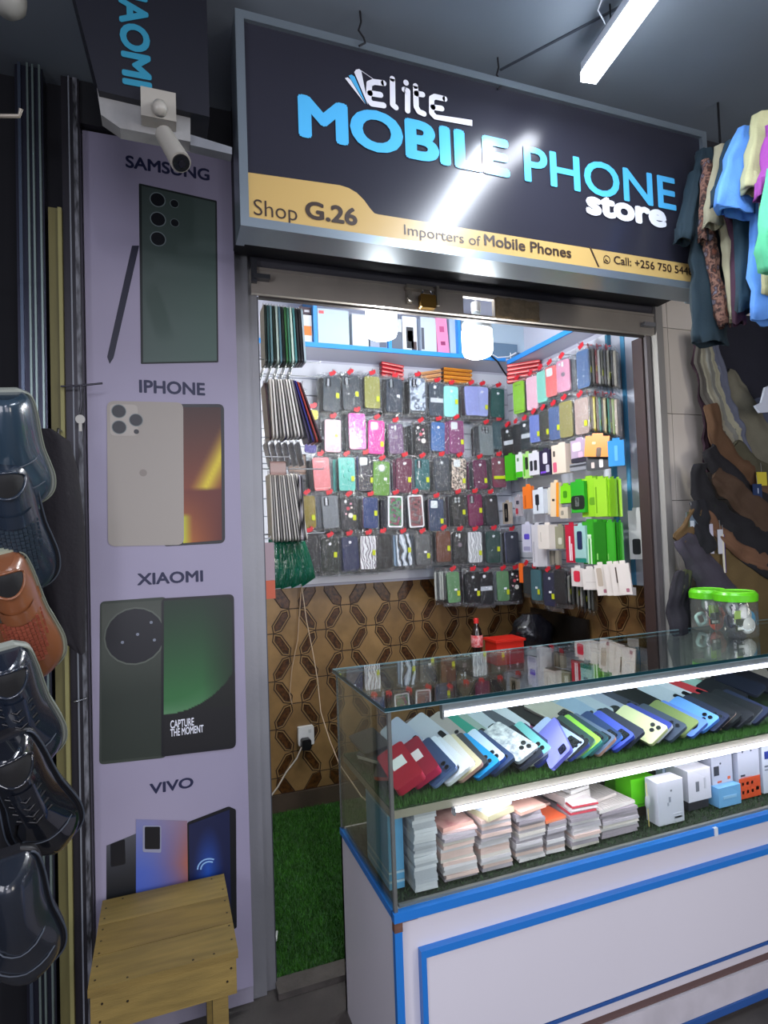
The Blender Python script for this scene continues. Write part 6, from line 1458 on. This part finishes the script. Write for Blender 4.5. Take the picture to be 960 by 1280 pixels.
# socket, plug, wires
r = thing('wall_socket', 'white wall socket with a black plug low on the tiled wall', 'socket', (.714, 3.30, .40)); o_ = r.location
b = MB(); b.rrect(.714, .40, .088, .10, .008, 3.278, 3.3045); b.build('face_plate', mat('socket_white', 'd8d8d6', .35), r, o_)
b = MB(); b.rrect(.735, .425, .014, .02, .003, 3.275, 3.278); b.build('rocker_switch', mat('socket_white2', 'c2c2c0', .35), r, o_)
r = thing('power_plug', 'black power plug with pale lead in the wall socket', 'plug', (.706, 3.275, .372)); o_ = r.location
b = MB(); b.rrect(.706, .366, .052, .056, .012, 3.235, 3.2755); b.build('plug_body', BLACKM, r, o_)
b = MB(); b.tube([at(377, 934, Y=3.24), at(371, 948, Y=3.23), at(358, 965, Y=3.2), at(347, 984, Y=3.15), at(338, 996, Y=3.1)], .0045, 6); b.build('lead', mat('pale_lead', 'a8a094', .5), r, o_)
WIR = mat('thin_beige_wire', 'b49a80', .5)
b = MB(); b.tube([at(377, 731, Y=3.28), at(374, 770, Y=3.285), at(372, 800, Y=3.285), at(365, 835, Y=3.285), at(362, 868, Y=3.285), at(365, 880, Y=3.285)], .0028, 5)
tag(b.build('hanging_wire', WIR), 'short thin beige wire hanging straight down the tiles', 'wire')
b = MB(); b.tube([at(377, 732, Y=3.27), at(383, 775, Y=3.27), at(391, 815, Y=3.26), at(397, 850, Y=3.25), at(401, 890, Y=3.2), at(412, 925, Y=3.1), at(424, 955, Y=2.8), at(440, 978, Y=2.4), at(452, 996, Y=2.05), at(457, 1000, Y=1.93)], .0026, 5)
tag(b.build('long_wire', mat('thin_beige_wire2', 'c8b49c', .5)), 'long thin beige wire sweeping from the panel down to the counter', 'wire')
# things behind the counter: a low rear table with bottle, red tray, black bag and a dark board
r = thing('rear_table', 'low table behind the counter carrying the bottle', 'table', (1.85, 2.85, 0)); o_ = r.location
b = MB(); b.box((1.45, 2.65, .75), (2.07, 3.05, .775)); b.build('table_top', mat('brown_table', '5a4028', .5), r, o_)
for x in (1.48, 2.03):
    for y in (2.68, 3.02): b = MB(); b.box((x-.02, y-.02, .0125), (x+.02, y+.02, .75)); b.build('leg', mat('brown_table', '5a4028', .5), r, o_)
a = at(595, 773, Y=2.85); H_ = a.z-.776
r = thing('cola_bottle', 'cola bottle with red cap and red label behind the counter', 'bottle', (a.x, 2.85, .776))
k = H_/.24
b = MB(); b.lathe((0, 0, 0), [(.001, 0), (.028, 0), (.031, .01), (.030, .05), (.027, .08), (.031, .12), (.029, .16), (.014, .205), (.012, .215)], 20); b.v = [(x, y, z*k) for x, y, z in b.v]; b.build('bottle', mat('cola_dark', '1c0c0a', .1, coat=.6), r)
b = MB(); b.lathe((0, 0, 0), [(.0305, .095), (.0322, .10), (.0322, .15), (.0305, .155)], 20); b.v = [(x, y, z*k) for x, y, z in b.v]; b.build('paper_label', mat('cola_label', 'c83038', .4, col2='e8b0b0', nscale=60), r)
b = MB(); b.cyl((0, 0, .215*k), (0, 0, .24*k), .0135, 16); b.build('cap', mat('red_cap', 'd02a2a', .4), r)
a = at(618, 803, Y=2.8); c = at(652, 803, Y=2.8); r = thing('red_tray', 'bright red tray edge behind the counter glass', 'tray', ((a.x+c.x)/2, 2.8, .776)); o_ = r.location
b = MB(); zt_ = at(630, 799, Y=2.8).z; b.box((a.x, 2.78, .776), (c.x, 2.90, zt_-.012)); b.box((a.x-.008, 2.772, zt_-.012), (c.x+.008, 2.908, zt_)); b.build('tray', mat('red_plastic', 'd8281c', .35), r, o_)
a = at(665, 792, Y=2.9); r = thing('black_bag', 'crumpled black plastic bag behind the counter', 'bag', (a.x, 2.9, .776)); 
b = MB(); rg = []
for j in range(9):
    t = j/8; R1 = .13*math.sin(pi*(.12+.80*t))**.7
    rg.append([Vector((R1*(1+.16*sin(3*2*pi*i/22+j*1.7)+.08*sin(7*2*pi*i/22-j))*cos(2*pi*i/22), .7*R1*(1+.1*sin(5*2*pi*i/22+j))*sin(2*pi*i/22), t*.235)) for i in range(22)])
b.rings(rg); b.build('bag', mat('black_bin_bag', '0e0e14', .22, bump=.8, bscale=22), r)
r = thing('dark_board', 'dark sheet leaning against the tiles beside the black bag', 'board', (2.07, 2.9, .78)); o_ = r.location
q = [at(672, 764, X=2.07), at(738, 776, X=2.07), at(745, 800, X=2.07), at(690, 806, X=2.07)]
b = MB(); b.prism([(2.07, 3.12, .776), (2.07, 3.12, 1.015), (2.07, 2.60, 1.00), (2.07, 2.60, .776)], (.012, 0, 0)); b.build('board', mat('dark_sheet', '17130f', .3), r, o_)

# ================================================================== CLOTHES (right)
def lam(col, **k): return mat('fabric_'+col, col, .85, noise=.12, nscale=14, bump=.15, bscale=120, **k)
def garment(label, Y, parts, depth, m, cat='shirt', name='shirt', folds=7, fa=.12):
    p0 = at(parts[0][1][0][0], parts[0][1][0][2], Y=Y); r = thing(name, label, cat, (p0.x, Y, p0.z)); o = r.location
    for pn, prof in parts:
        rg = []; n = 26
        # interpolate
        P2 = []
        for i in range(len(prof)-1):
            for s_ in range(4): t = s_/4; P2.append([prof[i][k]*(1-t)+prof[i+1][k]*t for k in range(3)])
        P2.append(list(prof[-1]))
        for j, (x0, x1, y) in enumerate(P2):
            A_ = at(x0, y, Y=Y); B_ = at(x1, y, Y=Y); c = (A_+B_)/2; w = max(.004, abs(B_.x-A_.x)/2); dd = min(depth*.5, w*1.3)
            rg.append([Vector((c.x+w*(1+fa*.5*sin(folds*2*pi*i/n+j*.25))*cos(2*pi*i/n), Y+dd*(1+fa*sin(folds*2*pi*i/n+j*.15))*sin(2*pi*i/n), c.z+.006*sin(3*2*pi*i/n+c.z*9)*(j > len(P2)-3))) for i in range(n)])
        cc = sum(rg[-1], Vector())/n; inner = [[cc+(v-cc)*.9 for v in rg[-1]], [cc+(v-cc)*.82+Vector((0, 0, .05)) for v in rg[-1]]]
        for q in range(len(rg)):
            rg[q] = [v+Vector((.0, .012, 0))*mn.noise(v*22) + Vector((.005, 0, 0))*mn.noise(v*18+Vector((7, 3, 1))) for v in rg[q]]
        b = MB(); b.rings(rg+inner); b.build(pn, m, r, o)
    return r
FP = pattern('fabric_floral', ['6a3a26', '1c1214', '8a6454', '3a1c18', '70707e'], 'noise', 34, .85)
garment('dark teal long shirt hanging in front of the sign end', 1.455, [('body', [(872, 888, 190), (868, 895, 240), (864, 900, 310), (864, 905, 380), (866, 908, 430)]), ('sleeve', [(864, 872, 215), (855, 868, 255), (845, 863, 303)])], .05, lam('132832'))
garment('brown floral shirt hanging edge-on right of the teal one', 1.415, [('body', [(880, 892, 205), (880, 890, 260), (882, 894, 310), (890, 902, 360), (898, 911, 408)]), ('sleeve', [(878, 887, 200), (875, 886, 250), (874, 883, 302)])], .03, FP)
garment('beige shirt hanging between the floral and teal shirts', 1.375, [('body', [(898, 915, 190), (900, 915, 280), (908, 918, 330), (914, 922, 400)]), ('sleeve', [(896, 912, 184), (888, 906, 235), (881, 899, 283)])], .04, lam('a39d82'))
garment('maroon shirt seen as a narrow strip under the blue sleeve', 1.345, [('body', [(905, 922, 265), (915, 925, 300), (917, 928, 405)])], .03, lam('3c1c33'))
garment('dark petrol shirt behind the blue sleeve', 1.315, [('body', [(912, 935, 180), (920, 945, 270), (922, 943, 390)]), ('sleeve', [(908, 920, 178), (899, 915, 215), (890, 906, 257)])], .04, lam('143242'))
garment('light blue shirt with wide short sleeve', 1.27, [('body', [(938, 985, 170), (938, 990, 260), (938, 985, 330), (941, 985, 402)]), ('sleeve', [(922, 945, 163), (914, 946, 185), (905, 946, 215), (893, 944, 262), (899, 943, 268)])], .05, lam('5a92e0'))
garment('khaki shirt with short sleeve in front of the blue shirt', 1.22, [('body', [(950, 1010, 150), (952, 1010, 240), (955, 1005, 330), (956, 1005, 370)]), ('sleeve', [(943, 966, 146), (938, 965, 175), (933, 960, 210), (929, 952, 236), (933, 950, 240)])], .05, lam('a8a67e'))
garment('purple shirt with pink sleeve hem at the right edge', 1.17, [('body', [(962, 1030, 165), (962, 1030, 250), (965, 1030, 340)]), ('sleeve', [(958, 985, 175), (953, 985, 215), (945, 975, 250)])], .05, lam('8a3a8c'))
garment('mint green shirt lowest at the right edge', 1.12, [('body', [(962, 1040, 220), (950, 1040, 290), (948, 1035, 320), (955, 1030, 345)])], .06, lam('4fae80'))
r = thing('clothes_rail', 'dark rail carrying the hanging shirts under the ceiling', 'rail', (1.72, 1.3, 2.66)); o_ = r.location
b = MB(); b.tube([(1.78, 1.50, 2.655), (1.86, 1.0, 2.70)], .012, 8); b.build('rail', BLACKM, r, o_)
for t in (.1, .9): b = MB(); p = Vector((1.78, 1.50, 2.655)).lerp(Vector((1.86, 1.0, 2.70)), t); b.cyl(p, (p.x, p.y, 2.9), .004, 6); b.build('hanger_rod', BLACKM, r, o_)
b = MB(); b.box((2.95, -1, 0), (3.0, 2.04, 2.9)); struct('wall_stall_right', b, mat('stall_right_dark', '22222e', .85), 'dark wall behind the clothes stall')

def drape(label, Y, path, w, m, name='trousers', cat='trousers', th=.025, folds=5):
    Y = YD(Y); w = [q*1.35 for q in w] if isinstance(w, (list, tuple)) else w*1.2
    P = [at(*p, Y=Y) for p in path]
    Q = []
    for i in range(len(P)-1):
        p0 = P[max(i-1, 0)]; p1 = P[i]; p2 = P[i+1]; p3 = P[min(i+2, len(P)-1)]
        for s_ in range(6):
            t = s_/6; Q.append(.5*((2*p1)+(p2-p0)*t+(2*p0-5*p1+4*p2-p3)*t*t+(3*p1-p0-3*p2+p3)*t**3))
    Q.append(P[-1]); sc = (P[0]-CAMP).dot(_w)/FPX
    r = thing(name, label, cat, Q[0]); rg = []; n = 26
    for j, q in enumerate(Q):
        d = (Q[min(j+1, len(Q)-1)]-Q[max(j-1, 0)]).normalized(); nn = Vector((-d.z, 0, d.x)); ww = (w if not isinstance(w, (list, tuple)) else w[0]+(w[1]-w[0])*j/(len(Q)-1))*sc/2
        e = 1 if 0 < j < len(Q)-1 else .8
        rg.append([q+nn*ww*e*(1+.05*sin(folds*2*pi*i/n))*cos(2*pi*i/n)+Vector((0, .38*th*e*(1+.3*sin(folds*2*pi*i/n+j*.12))*sin(2*pi*i/n), 0)) for i in range(n)])
    rg = [[v+Vector((.006*mn.noise(v*20), .022*mn.noise(v*16+Vector((3, 9, 2))), .006*mn.noise(v*19+Vector((5, 1, 8))))) for v in q] for q in rg]
    b = MB(); b.rings(rg); b.build('cloth', m, r, r.location); return r
YD = lambda y: 1.90+(y-1.71)*.50
drape('large navy black garment hanging below the shirts', 1.93, [(925, 395), (930, 450), (945, 520), (950, 560)], (95, 80), lam('1a1b28'), th=.05)
drape('blue grey jeans at the right edge under the navy garment', 1.90, [(940, 500), (955, 560), (975, 620)], (46, 50), lam('4c5468'), th=.04)
drape('khaki grey trousers folded over the stack', 1.86, [(905, 470), (930, 515), (965, 580)], (34, 44), lam('6d6a5a'), th=.03)
for k, (c, lb) in enumerate((('54504a', 'dark grey trousers leftmost in the draped stack'), ('8a8674', 'greenish grey trousers second in the draped stack'), ('77776f', 'grey trousers third in the draped stack'), ('98957f', 'pale khaki trousers fourth in the draped stack'), ('5c6070', 'slate trousers fifth in the draped stack'))):
    drape(lb, 1.85-.008*k, [(871+5*k, 415), (876+6*k, 460), (889+6*k, 505), (905+6*k, 545), (925+5*k, 590)], 11, lam(c), th=.02)
drape('maroon lining edge along the white tiles', 1.88, [(869, 415), (872, 460), (880, 500), (882, 540), (884, 590)], 9, lam('3a2430'), th=.02)
drape('olive rolled trousers with yellow tag', 1.80, [(915, 560), (940, 588), (975, 615)], (26, 34), lam('4d4a38'), th=.035)
drape('brown rolled trousers below the draped stack', 1.79, [(890, 505), (896, 540), (915, 575), (945, 605), (980, 640)], (16, 34), lam('5a3f28'), th=.035)
drape('black trousers rolled under the brown ones', 1.78, [(886, 560), (905, 590), (935, 620), (980, 655)], (20, 40), lam('17151a'), th=.035)
drape('dark brown trousers with looped waistband', 1.765, [(893, 592), (915, 612), (940, 632), (985, 668)], (18, 38), lam('4a3626'), th=.035)
drape('black trousers with scalloped edge in the middle of the pile', 1.755, [(873, 580), (880, 620), (905, 655), (940, 680), (985, 705)], (16, 52), lam('141318'), th=.035)
drape('tan brown trousers running across the pile', 1.745, [(880, 640), (900, 665), (930, 690), (985, 712)], (12, 20), lam('6a4a34'), th=.03)
drape('olive brown trousers lowest behind the jars', 1.80, [(880, 680), (915, 720), (950, 750), (990, 780)], (40, 110), lam('5c4a28'), th=.05)
drape('grey violet trousers hanging lowest at the left of the pile', 1.73, [(852, 672), (872, 700), (895, 735), (915, 775)], (22, 46), lam('38333e'), th=.04)
drape('mustard brown trouser leg behind the hanging tag', 1.735, [(874, 630), (862, 655), (850, 678)], (12, 20), lam('5c4526'), th=.03)
drape('black trousers right of the hanging tag', 1.728, [(874, 625), (876, 655), (884, 692)], (20, 26), lam('121219'), th=.03)
drape('dark pleated trousers hanging beside the white tiles', 1.72, [(855, 715), (850, 750), (853, 792)], (18, 30), lam('1d1a22'), th=.04, folds=9)
drape('olive green cloth corner beside the pleated trousers', 1.71, [(860, 712), (856, 735), (852, 745)], (12, 8), lam('3a3d24'), th=.02)
def tagc(label, px0, px1, y0, y1, Y, col, prints=()):
    Y = 1.905+(Y-1.66)*.1
    a = at(px0, y0, Y=Y); c = at(px1, y1, Y=Y); r = thing('clothing_tag', label, 'tag', (a.x, Y, a.z)); o = r.location
    b = MB(); b.box((a.x, Y, c.z), (c.x, Y+.003, a.z)); b.build('card', mat('tagcard_'+col, col, .5), r, o)
    b = MB(); m = (a.x+c.x)/2; b.tube([(m, Y, a.z), (m+.002, Y+.004, a.z+.04)], .001, 4); b.build('string', mat('tag_string', '8a8a8a', .6), r, o)
    for (u0, u1, v0, v1, cc) in prints:
        b = MB(); b.box((a.x+(c.x-a.x)*u0, Y-.0008, c.z+(a.z-c.z)*v0), (a.x+(c.x-a.x)*u1, Y, c.z+(a.z-c.z)*v1)); b.build('printed_panel', mat('ink_'+cc, cc, .5), r, o)
tagc('grey blue hang tag with white print on the pile', 858, 873, 640, 671, 1.68, '5a6a7a', [(.3, .65, .15, .65, 'b8c0c8'), (0, .25, 0, 1, '4a5038'), (.1, .9, 0, .06, 'a8b0b4')])
tagc('long white ribbon tag at the left of the pair', 887, 893, 655, 692, 1.675, 'b8b4c4')
tagc('white crinkled tag in the middle of the pile', 897, 905, 662, 692, 1.67, 'bcbcc4')
tagc('narrow cream and purple tag hanging lowest', 902.5, 908, 668, 716, 1.668, 'cfc8b0', [(.75, 1, 0, 1, '3a2a7a')])
tagc('yellow square tag on the olive trousers', 946, 959, 590, 607, 1.72, 'c8b838')
tagc('dark blue tag below the yellow one', 941, 953, 605, 622, 1.71, '223458', [(.5, .6, .3, .7, 'a8b4c8')])
b = MB(); R0 = [at(*p, Y=1.86) for p in ((944, 507), (952, 503), (957, 484), (966, 480), (978, 500), (975, 514), (950, 516))]
b.prism(R0, (0, .01, 0)); tag(b.build('white_plastic', mat('white_plastic_film', 'c9d0dc', .3)), 'bright white plastic wrap at the right edge above the jeans', 'wrap')
